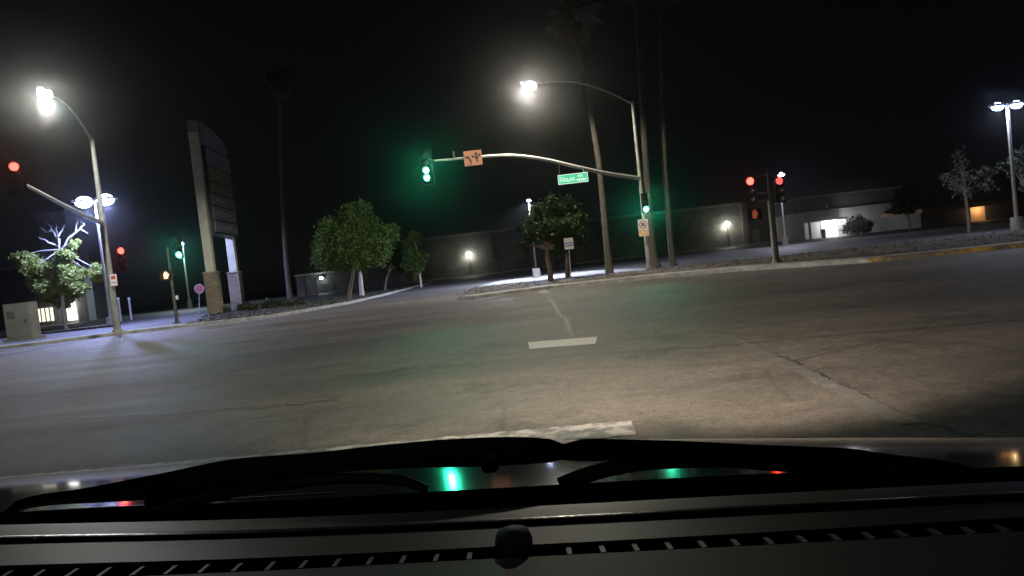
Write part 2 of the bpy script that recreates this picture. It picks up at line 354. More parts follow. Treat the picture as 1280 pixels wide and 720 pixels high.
# ------------------------------------------------------------------ signals
def frame_at(p, yaw):                       # local -y faces the viewer when yaw = 0
    return Matrix.Translation(p) @ Matrix.Rotation(yaw, 4, 'Z')
def signal(label, p, yaw, sections, lit, green_power=0, red_power=0, backplate=True, group='traffic signals around the junction', litmat=None):
    """p = centre of the lowest section; sections from the top down"""
    t = thing('traffic_signal', label, 'traffic light', p, group)
    M = frame_at(p, yaw); n = len(sections); st = 0.36; top = (n - 1) * st
    b = MB(); b.M = M
    for i in range(n): b.box((0, 0.11, top - i * st), (0.35, 0.20, 0.345))
    b.box((0, 0.13, top / 2), (0.30, 0.14, top + 0.3)); b.build('housing', 'signal_black', t, bevel=0.02)
    if backplate:
        b = MB(); b.M = M; b.box((0, 0.225, top / 2), (0.62, 0.012, top + 0.66)); b.build('backplate', 'signal_black', t)
    for i, c in enumerate(sections):
        z = top - i * st
        v = MB(); v.M = M; o_, i_ = [], []
        for k in range(17):
            a = R(-40) + R(260) * k / 16; d = 0.24 if 3 < k < 13 else 0.15
            o_.append(((0.155 * math.cos(a)), 0.008, z + 0.155 * math.sin(a))); i_.append((0.160 * math.cos(a), -d, z + 0.160 * math.sin(a)))
        v.grid([o_, i_]); v.build('visor', 'signal_black', t, smooth=True)
        l = MB(); l.M = M; l.ellipsoid((0, 0, z), (0.15, 0.035, 0.15), 20, 10)
        on = i in lit
        l.build('lens', (litmat or 'lit_' + c) if on else 'unlit_' + c, t, smooth=True)
        if on:
            w = green_power if c == 'green' else red_power
            if w:
                lo = light('signal_light', M @ Vector((0, -0.27, z)), w * (7.5 if c == 'green' else 6), (0.03, 1.0, 0.50) if c == 'green' else (1.0, 0.05, 0.03), 0.10, 'SPOT', parent=t, spot_size=R(26), spot_blend=0.9)
                q = M @ Vector((0, -0.27, z)); dv_ = (Vector((0, 0, 0.9)) - q) if abs(yaw) < 0.3 else (M.to_3x3() @ Vector((0, -1, -0.1)))
                lo.rotation_euler = dv_.to_track_quat('-Z', 'Y').to_euler()
    return t
def hand_outline():
    return [(-0.09, -0.16), (0.07, -0.16), (0.10, -0.04), (0.165, 0.05), (0.145, 0.075), (0.085, 0.02), (0.085, 0.16), (0.055, 0.17), (0.045, 0.04), (0.035, 0.20), (0.002, 0.20), (0.0, 0.04),
            (-0.012, 0.19), (-0.045, 0.18), (-0.045, 0.03), (-0.06, 0.14), (-0.09, 0.13), (-0.095, -0.02)]
def ped_signal(label, p, yaw, glow, power=0):
    t = thing('pedestrian_signal', label, 'pedestrian signal', p, 'pedestrian signals'); M = frame_at(p, yaw)
    b = MB(); b.M = M; b.box((0, 0.09, 0), (0.46, 0.18, 0.47)); b.build('housing', 'signal_black', t, bevel=0.015)
    v = MB(); v.M = M
    v.box((0, -0.10, 0.235), (0.46, 0.20, 0.012)); v.box((-0.23, -0.08, 0.02), (0.012, 0.16, 0.43)); v.box((0.23, -0.08, 0.02), (0.012, 0.16, 0.43)); v.build('visor', 'signal_black', t)
    h = MB(); h.M = M; h.prism([(x, -0.003, z) for x, z in hand_outline()], (0, -0.01, 0)); h.build('hand_symbol', glow, t)
    if power: light('hand_light', M @ Vector((0, -0.25, 0)), power, (1.0, 0.35, 0.15), 0.1, parent=t)
    return t

# ------------------------------------------------------------------ street lamp luminaire
def cobra(t, end, dirv, lens, power, col):
    """cobra-head luminaire at the tip of an arm; dirv = horizontal direction of the arm"""
    d = Vector(dirv); d.z = 0; d.normalize(); yaw = math.atan2(d.y, d.x)
    M = Matrix.Translation(end) @ Matrix.Rotation(yaw, 4, 'Z')
    h = MB(); h.M = M
    prof = [(-0.15, 0.05, 0.05), (0.0, 0.10, 0.07), (0.2, 0.17, 0.10), (0.5, 0.20, 0.12), (0.8, 0.19, 0.10), (0.98, 0.10, 0.05)]
    rows = [[(x, w * math.cos(a), 0.02 + hh * math.sin(a)) for a in [PI * k / 10 for k in range(11)]] + [(x, -w, -0.02), (x, w, -0.02)] for x, w, hh in prof]
    rows = [r + [r[0]] for r in rows]; h.grid(rows); ho = h.build('lamp_head', 'lamp_housing', t, smooth=True)
    l = MB(); l.M = M; l.ellipsoid((0.52, 0, -0.10), (0.38, 0.24, 0.24), 20, 10); l.build('lamp_lens', lens, ho, smooth=True)
    light('street_lamp_light', M @ Vector((0.52, 0, -0.42)), power, col, 0.14, 'SPOT', parent=t, spot_size=R(175), spot_blend=0.22)

def smooth_path(pts, n=8):                  # Catmull-Rom
    pts = [Vector(p) for p in pts]; out = []
    for i in range(len(pts) - 1):
        p0 = pts[max(i - 1, 0)]; p1 = pts[i]; p2 = pts[i + 1]; p3 = pts[min(i + 2, len(pts) - 1)]
        for k in range(n):
            u = k / n
            out.append(0.5 * ((2 * p1) + (p2 - p0) * u + (2 * p0 - 5 * p1 + 4 * p2 - p3) * u * u + (3 * p1 - p0 - 3 * p2 + p3) * u ** 3))
    out.append(pts[-1]); return out
def taper(a, b, n): return [a + (b - a) * i / (n - 1) for i in range(n)]

def pole_parts(t, base, topz, r0, r1, m, name='pole'):
    b = MB(); b.tube([base, base + Vector((0, 0, topz - base.z))], [r0, r1], 14); po = b.build(name, m, t, smooth=True)
    q = MB(); q.box(base + Vector((0, 0, 0.02)), (r0 * 3.4, r0 * 3.4, 0.05)); q.tube([base, base + Vector((0, 0, 0.14))], [r0 * 1.5, r0 * 1.35], 14); q.build('base_plate', m, t)
    return po

# centre mast-arm pole
CY = 38.0
cb = base_at(812, 335, CY, PZ)
cp = thing('signal_pole', 'tall grey mast arm pole with curved street lamp arm, standing by the palms', 'signal pole', cb)
ctop = D(785.5, 127, CY); ctop.x = cb.x; ctop.y = cb.y
pole_parts(cp, cb, ctop.z, 0.155, 0.085, 'pole_paint')
lend = D(672, 104.5, 35.2)
pth = smooth_path([ctop + Vector((0, 0, -0.15)), ctop.lerp(lend, 0.30) + Vector((0, 0, 0.30)), ctop.lerp(lend, 0.65) + Vector((0, 0, 0.42)), lend])
b = MB(); b.tube(pth, taper(0.055, 0.035, len(pth)), 8); b.build('lamp_arm', 'pole_paint', cp, smooth=True)
cobra(cp, lend, lend - ctop, 'warm_lens', 4600, (1.0, 0.93, 0.76))
arm_pix = [(798, 223, CY), (760, 217, 37.3), (716, 207.5, 36.4), (680, 199, 35.8), (640, 194.3, 35.1), (600, 196, 34.4), (560, 199.5, 33.7), (543, 201, 33.4)]
ap = [D(*p) for p in arm_pix]; ap[0] = Vector((cb.x, cb.y, ap[0].z)); apath = smooth_path(ap, 5)
b = MB(); b.tube(apath, taper(0.115, 0.05, len(apath)), 10); b.build('mast_arm', 'galvanised_steel', cp, smooth=True)
b = MB(); q = ap[7]; b.box(D(567, 193, 33.8), (0.10, 0.10, 0.30)); b.build('camera_bracket', 'dark_steel', cp)

sg = D(533.8, 222.3, 33.2)
signal('double green traffic light hanging at the tip of the curved mast arm', sg, R(-4), ['red', 'amber', 'green', 'green'], (2, 3), green_power=70)
hang = MB(); tip = ap[7]; hang.tube([tip, sg + Vector((0, 0.14, 1.0))], 0.035, 8); hang.build('signal_hanger', 'dark_steel', cp, smooth=True)
sg = D(807.3, 261.5, 37.55)
signal('single green traffic light on the tall pole beside the palms', sg, R(0), ['red', 'amber', 'green'], (2,), green_power=85, backplate=False)

def arrow(mb, pts, w, y, head=0.12):
    """flat bent arrow: pts in the sign plane (x,z)"""
    pts = [Vector((p[0], 0, p[1])) for p in pts]
    o1 = []; o2 = []
    for i, p in enumerate(pts):
        t = (pts[min(i + 1, len(pts) - 1)] - pts[max(i - 1, 0)]).normalized(); nr = Vector((-t.z, 0, t.x)) * w / 2
        o1.append(p + nr); o2.append(p - nr)
    poly = o1 + o2[::-1]
    for i in range(len(pts) - 1): mb.put([(*v,) for v in [(o1[i].x, y, o1[i].z), (o1[i + 1].x, y, o1[i + 1].z), (o2[i + 1].x, y, o2[i + 1].z), (o2[i].x, y, o2[i].z)]], [(0, 1, 2, 3)])
    t = (pts[-1] - pts[-2]).normalized(); nr = Vector((-t.z, 0, t.x)); e = pts[-1]
    mb.put([(e.x + nr.x * head / 1.3, y, e.z + nr.z * head / 1.3), (e.x - nr.x * head / 1.3, y, e.z - nr.z * head / 1.3), (e.x + t.x * head, y, e.z + t.z * head)], [(0, 1, 2)])

# orange lane-use sign on the arm
p = D(591.2, 197.5, 34.05); t = thing('lane_sign', 'orange lane arrow sign clamped on the mast arm', 'road sign', p); M = frame_at(p, 0)
b = MB(); b.M = M; b.box((0, 0, 0), (0.90, 0.012, 0.74)); b.build('sign_plate', 'sign_orange', t)
b = MB(); b.M = M
arrow(b, [(-0.12, -0.26), (-0.13, -0.12), (-0.18, -0.02), (-0.24, 0.03)], 0.07, -0.009, 0.13)
arrow(b, [(0.20, -0.22), (0.18, 0.0), (0.17, 0.17)], 0.07, -0.0095, 0.13)
arrow(b, [(0.19, -0.10), (0.14, 0.0), (0.06, 0.06), (0.03, 0.07)], 0.06, -0.009, 0.11)
arrow(b, [(0.19, -0.10), (0.24, 0.02), (0.30, 0.10), (0.31, 0.105)], 0.06, -0.010, 0.11)
for i, w in enumerate((0.05, 0.03, 0.04, 0.05)): b.box((-0.32 + i * 0.065, -0.009, -0.31), (w, 0.004, 0.045))
b.build('arrow_marks', 'sign_black', t)
b = MB(); b.M = M; b.box((0, 0.045, 0), (0.10, 0.075, 0.5)); b.build('clamp', 'dark_steel', t)

# green street-name sign
p = D(716.3, 223.0, 36.1); t = thing('street_name_sign', 'glowing green street name sign with white border under the mast arm', 'street sign', p); M = frame_at(p, R(-2))
b = MB(); b.M = M; b.box((0, 0.06, 0), (1.60, 0.10, 0.52)); b.build('sign_case', 'lamp_housing', t, bevel=0.01)
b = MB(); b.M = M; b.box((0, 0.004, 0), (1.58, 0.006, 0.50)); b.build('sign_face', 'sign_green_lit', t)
b = MB(); b.M = M
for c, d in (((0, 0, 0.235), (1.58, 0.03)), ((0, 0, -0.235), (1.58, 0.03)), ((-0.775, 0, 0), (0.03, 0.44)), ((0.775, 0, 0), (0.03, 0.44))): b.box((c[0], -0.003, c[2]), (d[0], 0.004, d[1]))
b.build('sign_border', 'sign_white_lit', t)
b = MB(); b.M = M; x = -0.70     # worn, unreadable lettering: upright and curved strokes
for k, w in enumerate((0.13, 0.06, 0.11, 0.12, 0.11, 0.12)):
    hgt = 0.27 if k in (0, 1) else 0.19
    b.box((x + 0.018, -0.003, -0.13 + hgt / 2), (0.036, 0.004, hgt))
    if w > 0.07:
        b.box((x + w - 0.022, -0.003, -0.13 + hgt * 0.36), (0.036, 0.004, hgt * 0.62)); b.box((x + w / 2, -0.0035, -0.13 + (hgt if k != 3 else 0.036) - 0.018), (w - 0.03, 0.004, 0.036))
    x += w + 0.03
for k in range(3): b.box((0.30 + k * 0.085, -0.003, 0.10), (0.055, 0.004, 0.11))
for k in range(5): b.box((0.22 + k * 0.105, -0.003, -0.10), (0.075, 0.004, 0.13 if k % 2 else 0.10))
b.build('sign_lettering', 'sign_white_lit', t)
for sx, px in ((-0.66, 699.5), (0.60, 733)):
    b = MB(); w = M @ Vector((sx, 0.06, 0.26)); k = min(apath, key=lambda a: abs(a.x - w.x)); b.tube([w, Vector((w.x, w.y, k.z))], 0.022, 8)
    b.build('hanger', 'galvanised_steel', t, smooth=True)

# turn restriction sign under the green signal
p = D(804.2, 284.5, 37.7); t = thing('turn_sign', 'white sign with red ring over a peach plate, below the green light', 'road sign', p); M = frame_at(p, R(2))
b = MB(); b.M = M; b.box((0, 0, 0.16), (0.56, 0.012, 0.60)); b.build('upper_plate', 'sign_white', t)
b = MB(); b.M = M; b.box((0, 0, -0.31), (0.56, 0.012, 0.32)); b.build('lower_plate', 'sign_peach', t)
b = MB(); b.M = M; o_ = [(0.225 * math.cos(2 * PI * k / 32), -0.009, 0.16 + 0.225 * math.sin(2 * PI * k / 32)) for k in range(33)]; i_ = [(0.18 * math.cos(2 * PI * k / 32), -0.009, 0.16 + 0.18 * math.sin(2 * PI * k / 32)) for k in range(33)]
b.grid([o_, i_]); b.put([(-0.15, -0.0105, 0.29), (-0.12, -0.0105, 0.32), (0.15, -0.0105, 0.03), (0.12, -0.0105, 0.0)], [(0, 1, 2, 3)]); b.build('red_ring', 'sign_red', t)
b = MB(); b.M = M; arrow(b, [(0.07, 0.05), (0.07, 0.2), (0.03, 0.25), (-0.03, 0.25), (-0.07, 0.2), (-0.07, 0.15)], 0.045, -0.012, 0.09); b.build('turn_arrow', 'sign_black', t)
b = MB(); b.M = M; b.box((0, 0.05, 0), (0.08, 0.085, 0.6)); b.build('clamp', 'dark_steel', t)

# left mast-arm pole
LY = 33.0
lb = base_at(147, 415, LY, PZ)
lp = thing('signal_pole', 'grey signal pole with straight mast arm, standing at the kerb by the leafy pale tree', 'signal pole', lb)
ltop = D(121.5, 173, LY); ltop.x, ltop.y = lb.x, lb.y
pole_parts(lp, lb, ltop.z, 0.165, 0.095, 'pole_paint')
lend = D(62, 119, 28.3)
pth = smooth_path([ltop + Vector((0, 0, -0.1)), ltop.lerp(lend, 0.32) + Vector((0, 0, 0.28)), ltop.lerp(lend, 0.68) + Vector((0, 0, 0.35)), lend])
b = MB(); b.tube(pth, taper(0.055, 0.035, len(pth)), 8); b.build('lamp_arm', 'pole_paint', lp, smooth=True)
cobra(lp, lend, lend - ltop, 'cool_lens', 3300, (0.98, 1.0, 0.90))
m0 = D(131, 279, LY); m0.x, m0.y = lb.x, lb.y; m1 = D(22, 226, 26.0); m2 = D(98, 266, 30.4)
pth = smooth_path([m0, m2, D(60, 246, 28.1), m1], 5); b = MB(); b.tube(pth, taper(0.115, 0.055, len(pth)), 10); b.build('mast_arm', 'galvanised_steel', lp, smooth=True)
sg = D(17.5, 208.5, 25.9) + Vector((0, 0, -0.72))
signal('red traffic light at the raised tip of the left mast arm', sg, R(32), ['red', 'amber', 'green'], (0,), red_power=14)
b = MB(); b.tube([m1, sg + Vector((0, 0.2, 0.4))], 0.035, 8); b.build('signal_hanger', 'dark_steel', lp, smooth=True)
sg = D(151.5, 313.5, 32.7) + Vector((0, 0, -0.72))
signal('small red traffic light on the side of the left kerb pole', sg, R(14), ['red', 'amber', 'green'], (0,), red_power=14, backplate=False)
p = D(142, 350, 32.8); t = thing('small_sign', 'small pale rectangular sign strapped to the left kerb pole', 'road sign', p); M = frame_at(p, R(10))
b = MB(); b.M = M; b.box((0, 0, 0), (0.30, 0.01, 0.56)); b.build('sign_plate', 'sign_white', t)
b = MB(); b.M = M; b.box((0, -0.008, 0.12), (0.20, 0.004, 0.16)); b.box((0, -0.008, -0.12), (0.22, 0.004, 0.05)); b.build('sign_marks', 'sign_red', t)
b = MB(); b.M = M; b.box((0, 0.055, 0), (0.05, 0.095, 0.3)); b.build('clamp', 'dark_steel', t)

# left pedestrian pole
PY = 35.5
pb_ = base_at(222, 407, PY, PZ); pp = thing('pedestrian_pole', 'short dark post holding the green light and orange hand, by the stone sign', 'signal pole', pb_)
pt = D(214.5, 330, PY); pole_parts(pp, pb_, pt.z + 0.9, 0.085, 0.06, 'dark_steel')
sg = Vector((pb_.x + 0.02, PY - 0.28, D(224, 318.5, PY).z)); sg = D(224, 318.5, PY - 0.25)
signal('green traffic light on the short dark post left of the stone sign', sg, R(10), ['red', 'amber', 'green'], (2,), green_power=40, backplate=False)
ped_signal('bright orange hand signal on the short dark post', D(207.3, 344.5, PY - 0.2), R(10), 'lit_hand', 14)
b = MB(); b.box((D(214.5, 344.5, PY).x, PY, D(214, 344.5, PY).z), (0.34, 0.05, 0.05)); b.build('bracket', 'dark_steel', pp)
p = D(221.3, 372, PY - 0.1); t = thing('push_button', 'small pale push button plate on the short dark post', 'push button', p)
b = MB(); b.box(p, (0.14, 0.03, 0.22)); b.build('button_plate', 'sign_white', t, bevel=0.01); b = MB(); b.ellipsoid(p + Vector((0, -0.02, -0.05)), (0.03, 0.015, 0.03)); b.build('button', 'dark_steel', t, smooth=True)

# right signal pole
RY = 28.0
rb = base_at(971, 324, RY, PZ); rp = thing('signal_pole', 'short dark signal post with two red lights on brackets', 'signal pole', rb)
rt = D(966, 220, RY); pole_parts(rp, rb, rt.z + 0.2, 0.10, 0.08, 'signal_olive')
for px, py in ((939, 226.5), (973.5, 226)):
    q = D(px, py, RY - 0.1)
b = MB(); q = D(939, 232, RY); b.tube([(rb.x, RY, q.z - 0.35), (q.x, RY, q.z - 0.35)], 0.03, 8); b.build('bracket', 'dark_steel', rp, smooth=True); b = MB(); b.tube([(rb.x, RY, q.z + 0.35), (q.x, RY, q.z + 0.35)], 0.03, 8); b.build('bracket', 'dark_steel', rp, smooth=True)
signal('red traffic light on the left bracket of the short dark post', D(938, 226.5, RY - 0.1) + Vector((0, 0, -0.72)), R(-30), ['red', 'amber', 'green'], (0,), red_power=8, backplate=False)
signal('red traffic light at the top of the short dark post', D(974.5, 226, RY - 0.15) + Vector((0, 0, -0.72)), R(-35), ['red', 'amber', 'green'], (0,), red_power=5, backplate=False, litmat='lit_dim_red')
ped_signal('dim orange hand signal under the left red light bracket', D(943.5, 268, RY - 0.1), R(-45), 'lit_dim_hand')
pb2 = base_at(967.5, 325, 27.6, PZ); tt = thing('steel_post', 'slim pale steel post in front of the short dark signal post', 'post', pb2)
pole_parts(tt, pb2, D(960, 251, 27.6).z, 0.05, 0.045, 'pole_paint')
b = MB(); b.ellipsoid((pb2.x, pb2.y, D(960, 251, 27.6).z), (0.055, 0.055, 0.04)); b.build('cap', 'dark_steel', tt, smooth=True)

# ------------------------------------------------------------------ lot lamps
def lot_lamp(label, base, topz, heads, power, col=(0.62, 0.68, 1.0), r=0.09, lens='blue_lens', concrete=0.7, size=1.0, steel='pole_paint', grp='parking lot lamps', spread=0.55):
    t = thing('lot_lamp', label, 'lamp post', base, grp)
    q = MB(); q.tube([base, base + Vector((0, 0, concrete))], [0.32, 0.28], 18); q.build('footing', 'concrete', t, smooth=True)
    b = MB(); b.tube([base + Vector((0, 0, concrete)), Vector((base.x, base.y, topz))], [r, r * 0.75], 12); b.build('pole', steel, t, smooth=True)
    for dx, dy in heads:
        c = Vector((base.x + dx * spread, base.y + dy * spread, topz + 0.02))
        h = MB(); h.box(c, (0.62 * size, 0.42 * size, 0.14)); h.tube([Vector((base.x, base.y, topz - 0.05)), c], 0.035, 8); ho = h.build('lamp_head', 'lamp_housing', t, bevel=0.015)
        l = MB(); l.ellipsoid(c + Vector((0, 0, -0.075)), (0.28 * size, 0.20 * size, 0.19 * size)); l.build('lamp_lens', lens, ho, smooth=True)
        light('lot_light', c + Vector((0, 0, -0.30 * size)), power / len(heads), col, 0.15, 'SPOT', parent=t, spot_size=R(170), spot_blend=0.3)
    return t
b0 = base_at(139, 405, 47, 0.006); lot_lamp('blue-white twin lot lamp shining beside the leafy pale tree', b0, D(130, 249, 47).z, ((-1, 0), (1, 0)), 13000, col=(0.38, 0.46, 1.0), size=2.0, spread=0.74)
b0 = base_at(238, 385, 90, 0.006); lot_lamp('distant lot lamp above the green light left of the stone sign', b0, D(233.5, 304, 90).z, ((0, -1),), 2600, col=(0.75, 0.9, 1.0), r=0.13, concrete=1.2, size=1.6, steel='galvanised_steel')
b0 = base_at(671, 344, 50, 0.006); lot_lamp('tiny white lot lamp above the dark tree by the driveway', b0, D(664, 250, 50).z, ((0, -1),), 14000, col=(0.66, 0.73, 1.0), size=0.5, steel='signal_olive')
b0 = base_at(982, 304, 66, 0.006); lot_lamp('small white lot lamp on a pale pole behind the short dark signal post', b0, D(982.5, 217.5, 66).z, ((0, -1),), 2200, col=(0.80, 0.82, 1.0), size=1.05, steel='galvanised_steel', concrete=0.9)
b0 = base_at(1272, 289, 36, 0.006); lot_lamp('twin-headed lot lamp with concrete pedestal, beside the silvery trees', b0, D(1256, 131, 36).z, ((-1, 0.0), (1, 0.0)), 1500, col=(0.68, 0.73, 1.0), r=0.10, concrete=0.75, size=1.05, spread=0.5)
b0 = base_at(780, 325, 70, 0.006); lot_lamp('unobtrusive lot lamp hidden behind the mast arm palm', b0, 6.0, ((0, -1),), 900, size=0.5) if False else None

# ------------------------------------------------------------------ buildings
def bx(mb, x0, x1, y0, y1, z0, z1): return mb.box(((x0 + x1) / 2, (y0 + y1) / 2, (z0 + z1) / 2), (x1 - x0, y1 - y0, z1 - z0))
# the long big-box store
WY = 104.0
x0 = D(505, 340, WY).x; x1 = D(1002, 300, WY).x; zt = D(700, 281, WY).z
st_b = Vector(((x0 + x1) / 2, WY + 15, 0.0)); st = thing('store_building', 'long dim windowless store with a flat parapet across the lot', 'building', st_b)
b = MB(); bx(b, x0, x1, WY, WY + 30, -0.02, zt); b.build('wall', 'store_block', st)
b = MB(); bx(b, x0 - 0.1, x1 + 0.1, WY - 0.18, WY + 30.1, zt, zt + 0.35); b.build('parapet', 'store_trim', st)
for px in (537, 612, 857, 935): 
    xx = D(px, 320, WY).x; b = MB(); bx(b, xx - 0.45, xx + 0.45, WY - 0.30, WY - 0.003, -0.02, zt - 0.003); b.build('pilaster', 'store_block', st)
for px in (616, 760, 948):
    xx = D(px, 330, WY).x; b = MB(); bx(b, xx - 0.6, xx + 0.6, WY - 0.06, WY - 0.003, 0.0, 2.3); b.build('service_door', 'store_trim', st)
b = MB(); bx(b, x0, x1, WY - 1.8, WY - 0.35, -0.02, 0.16); struct(b.build('pavement', 'concrete'))
def wall_lamp(label, px, py, power):
    p = D(px, py, WY - 0.55); base = Vector((p.x, WY - 0.75, 0.16)); t = thing('lamp_post', label, 'lamp post', base, 'lamp posts along the store wall')
    b = MB(); b.tube([base, Vector((base.x, base.y, p.z - 0.05))], [0.09, 0.06], 10); b.build('pole', 'dark_steel', t, smooth=True)
    b = MB(); b.box((base.x, base.y, p.z + 0.22), (0.7, 0.5, 0.12)); ho = b.build('lamp_head', 'lamp_housing', t, bevel=0.02)
    b = MB(); b.ellipsoid((base.x, base.y, p.z + 0.06), (0.42, 0.22, 0.30)); b.build('lamp_lens', 'cool_lens', ho, smooth=True)
    light('wall_light', (base.x, base.y - 0.35, p.z - 0.1), power * 0.35, (1.0, 0.98, 0.86), 0.12, parent=t)
    light('wall_light', (base.x, WY - 0.42, p.z - 0.42), power * 0.35, (1.0, 0.98, 0.86), 0.08, parent=t)
wall_lamp('bright lamp post against the store wall, behind the driveway', 586, 318, 260)
wall_lamp('bright lamp post against the store wall, left of the short dark signal post', 908.5, 280, 300)
# low pale building behind the big tree
b0y = 98.0; xa = D(372, 350, b0y).x; xb = D(500, 340, b0y).x
t = thing('low_building', 'low dim grey building behind the big green tree', 'building', ((xa + xb) / 2, b0y + 6, 0))
zt2 = D(440, 338, b0y).z; b = MB(); bx(b, xa, xb, b0y, b0y + 12, -0.02, zt2); b.build('wall', 'grey_stucco', t)
b = MB(); bx(b, xa - 0.3, xb + 0.3, b0y - 0.3, b0y + 12.3, zt2, zt2 + 0.25); b.build('roof', 'store_trim', t)
xx = D(410, 352, b0y).x; b = MB(); bx(b, xx - 1.0, xx + 1.0, b0y - 0.05, b0y - 0.003, 0, 2.1); b.build('door', 'dark_door', t)
p = D(402, 347, b0y - 0.3); b = MB(); b.box(p, (0.5, 0.5, 0.3)); ho = b.build('wall_lamp', 'lamp_housing', t); b = MB(); b.ellipsoid(p + Vector((0, -0.27, -0.05)), (0.22, 0.1, 0.2)); b.build('lamp_lens', 'cool_lens', ho, smooth=True)
light('wall_light', p + Vector((0, -0.6, -0.1)), 60, (0.9, 1.0, 0.95), 0.1, parent=t)
for px, lab in ((377.5, 'pale square pier standing behind the low planter shrubs'), (394, 'slim pale pier standing just left of the dark door')):
    q = base_at(px, 363, 88, 0.006); t = thing('concrete_pier', lab, 'pier', q, 'concrete piers in the lot'); h = D(px, 346 if px < 380 else 348, 88).z
    w = 0.95 if px < 380 else 0.5; b = MB(); b.box(q + Vector((0, 0, h / 2)), (w, w, h)); b.build('shaft', 'pale_stucco', t, bevel=0.03); b = MB(); b.box(q + Vector((0, 0, h + 0.06)), (w + 0.2, w + 0.2, 0.12)); b.build('cap', 'concrete', t)

# pale shop with bright entrance on the right
SY = 92.0; xa = D(1006, 290, SY).x; xb = D(1150, 280, SY).x; zc = D(1040, 274, SY).z; zt3 = D(1060, 241.5, SY).z
t = thing('shop_building', 'pale shop with a brilliantly lit entrance under a thin canopy', 'building', ((xa + xb) / 2, SY + 8, 0))
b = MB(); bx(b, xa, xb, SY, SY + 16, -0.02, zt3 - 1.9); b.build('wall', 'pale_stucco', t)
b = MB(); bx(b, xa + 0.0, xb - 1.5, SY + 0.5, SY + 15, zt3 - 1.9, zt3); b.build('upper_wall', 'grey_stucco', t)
b = MB(); bx(b, xa - 0.1, xb - 1.4, SY + 0.4, SY + 15.1, zt3, zt3 + 0.2); b.build('parapet', 'store_trim', t)
ca = D(1010, 280, SY - 3).x; cbx = D(1062, 276, SY - 3).x; cz = D(1035, 275.5, SY - 3).z
b = MB(); bx(b, ca, cbx, SY - 3, SY - 0.004, cz, cz + 0.22); b.build('canopy', 'pale_stucco', t)
da = D(1027, 290, SY).x; db = D(1047, 288, SY).x
b = MB(); bx(b, da, db, SY - 0.05, SY - 0.004, 0.02, 2.35); dd = b.build('glass_door', 'door_glow', t)
b = MB()
for k in range(4): xk = da + (db - da) * k / 3; bx(b, xk - 0.04, xk + 0.04, SY - 0.09, SY - 0.053, 0.02, 2.4)
bx(b, da, db, SY - 0.09, SY - 0.053, 2.4, 2.48); b.build('door_frame', 'lamp_housing', dd)
for px in (1012, 1060): 
    xx = D(px, 285, SY - 2.8).x; b = MB(); bx(b, xx - 0.12, xx + 0.12, SY - 2.92, SY - 2.68, 0, cz - 0.003); b.build('canopy_post', 'pale_stucco', t)
p = D(1033, 258, SY + 0.3); b = MB(); b.box(p, (0.35, 0.3, 0.45)); b.build('wall_fixture', 'lamp_housing', t)
light('canopy_light', ((da + db) / 2, SY - 1.0, cz - 0.35), 420, (0.97, 0.98, 1.0), 0.25, parent=t)
light('canopy_light', ((da + db) / 2 + 1.2, SY - 2.2, cz - 0.3), 240, (0.97, 0.98, 1.0), 0.25, parent=t)
p = base_at(1030, 296, SY - 3.2, 0.006); q = thing('litter_bin', 'dark upright litter bin in front of the lit entrance', 'bin', p)
b = MB(); b.tube([p, p + Vector((0, 0, 0.95))], [0.26, 0.30], 16); b.build('body', 'dark_steel', q, smooth=True); b = MB(); b.ellipsoid(p + Vector((0, 0, 0.97)), (0.31, 0.31, 0.22)); b.build('lid', 'dark_steel', q, smooth=True)

# low building at the far right with a warm lit corner
SY2 = 84.0; xa = D(1152, 285, SY2).x; xb = D(1330, 270, SY2).x; zt4 = D(1190, 257, SY2).z
t = thing('low_building', 'low dark building with a warm lit corner behind the silvery trees', 'building', ((xa + xb) / 2, SY2 + 6, 0))
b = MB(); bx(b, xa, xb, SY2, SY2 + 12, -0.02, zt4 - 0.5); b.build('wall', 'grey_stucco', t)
b = MB(); bx(b, xa - 0.5, xb + 0.5, SY2 - 1.2, SY2 + 12.5, zt4 - 0.5, zt4); b.build('roof', 'brown_fascia', t)
xc = D(1222, 270, SY2).x; b = MB(); bx(b, xc - 0.9, xc + 0.9, SY2 - 0.06, SY2 - 0.004, 0.02, 2.2); b.build('door', 'sign_peach', t)
light('porch_light', (xc, SY2 - 0.9, zt4 - 0.8), 50, (1.0, 0.66, 0.32), 0.1, parent=t)
# building behind the left tree
LYB = 86.0
t = thing('corner_building', 'tall corner building with brown fascia and glowing door behind the leafy pale tree', 'building', (D(75, 400, LYB).x, LYB + 8, 0))
xa = D(50, 300, LYB).x; xb = D(101, 300, LYB).x; zt5 = D(75, 264, LYB).z; zf = D(75, 282, LYB).z
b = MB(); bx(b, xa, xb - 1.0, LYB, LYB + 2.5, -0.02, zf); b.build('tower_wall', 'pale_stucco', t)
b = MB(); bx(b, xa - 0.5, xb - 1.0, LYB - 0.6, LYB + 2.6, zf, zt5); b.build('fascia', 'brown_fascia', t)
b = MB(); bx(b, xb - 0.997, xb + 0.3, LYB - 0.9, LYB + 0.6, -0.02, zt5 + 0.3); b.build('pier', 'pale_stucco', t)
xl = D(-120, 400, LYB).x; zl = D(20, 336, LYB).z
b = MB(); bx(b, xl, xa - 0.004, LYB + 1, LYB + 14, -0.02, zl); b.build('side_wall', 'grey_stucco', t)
b = MB(); bx(b, xl, xa - 0.6, LYB + 0.7, LYB + 14.2, zl, zl + 0.4); b.build('parapet', 'store_trim', t)
xd = D(95.5, 390, LYB).x; b = MB(); bx(b, xd - 0.55, xd + 0.6, LYB - 0.96, LYB - 0.904, 0.3, 2.55); b.build('glowing_door', 'door_glow', t)
b = MB()
xw0 = D(46, 392, LYB).x; xw1 = D(68, 390, LYB).x
bx(b, xw0, xw1, LYB - 0.05, LYB - 0.004, 0.5, 2.2); wo = b.build('shop_window', 'window_glow', t)
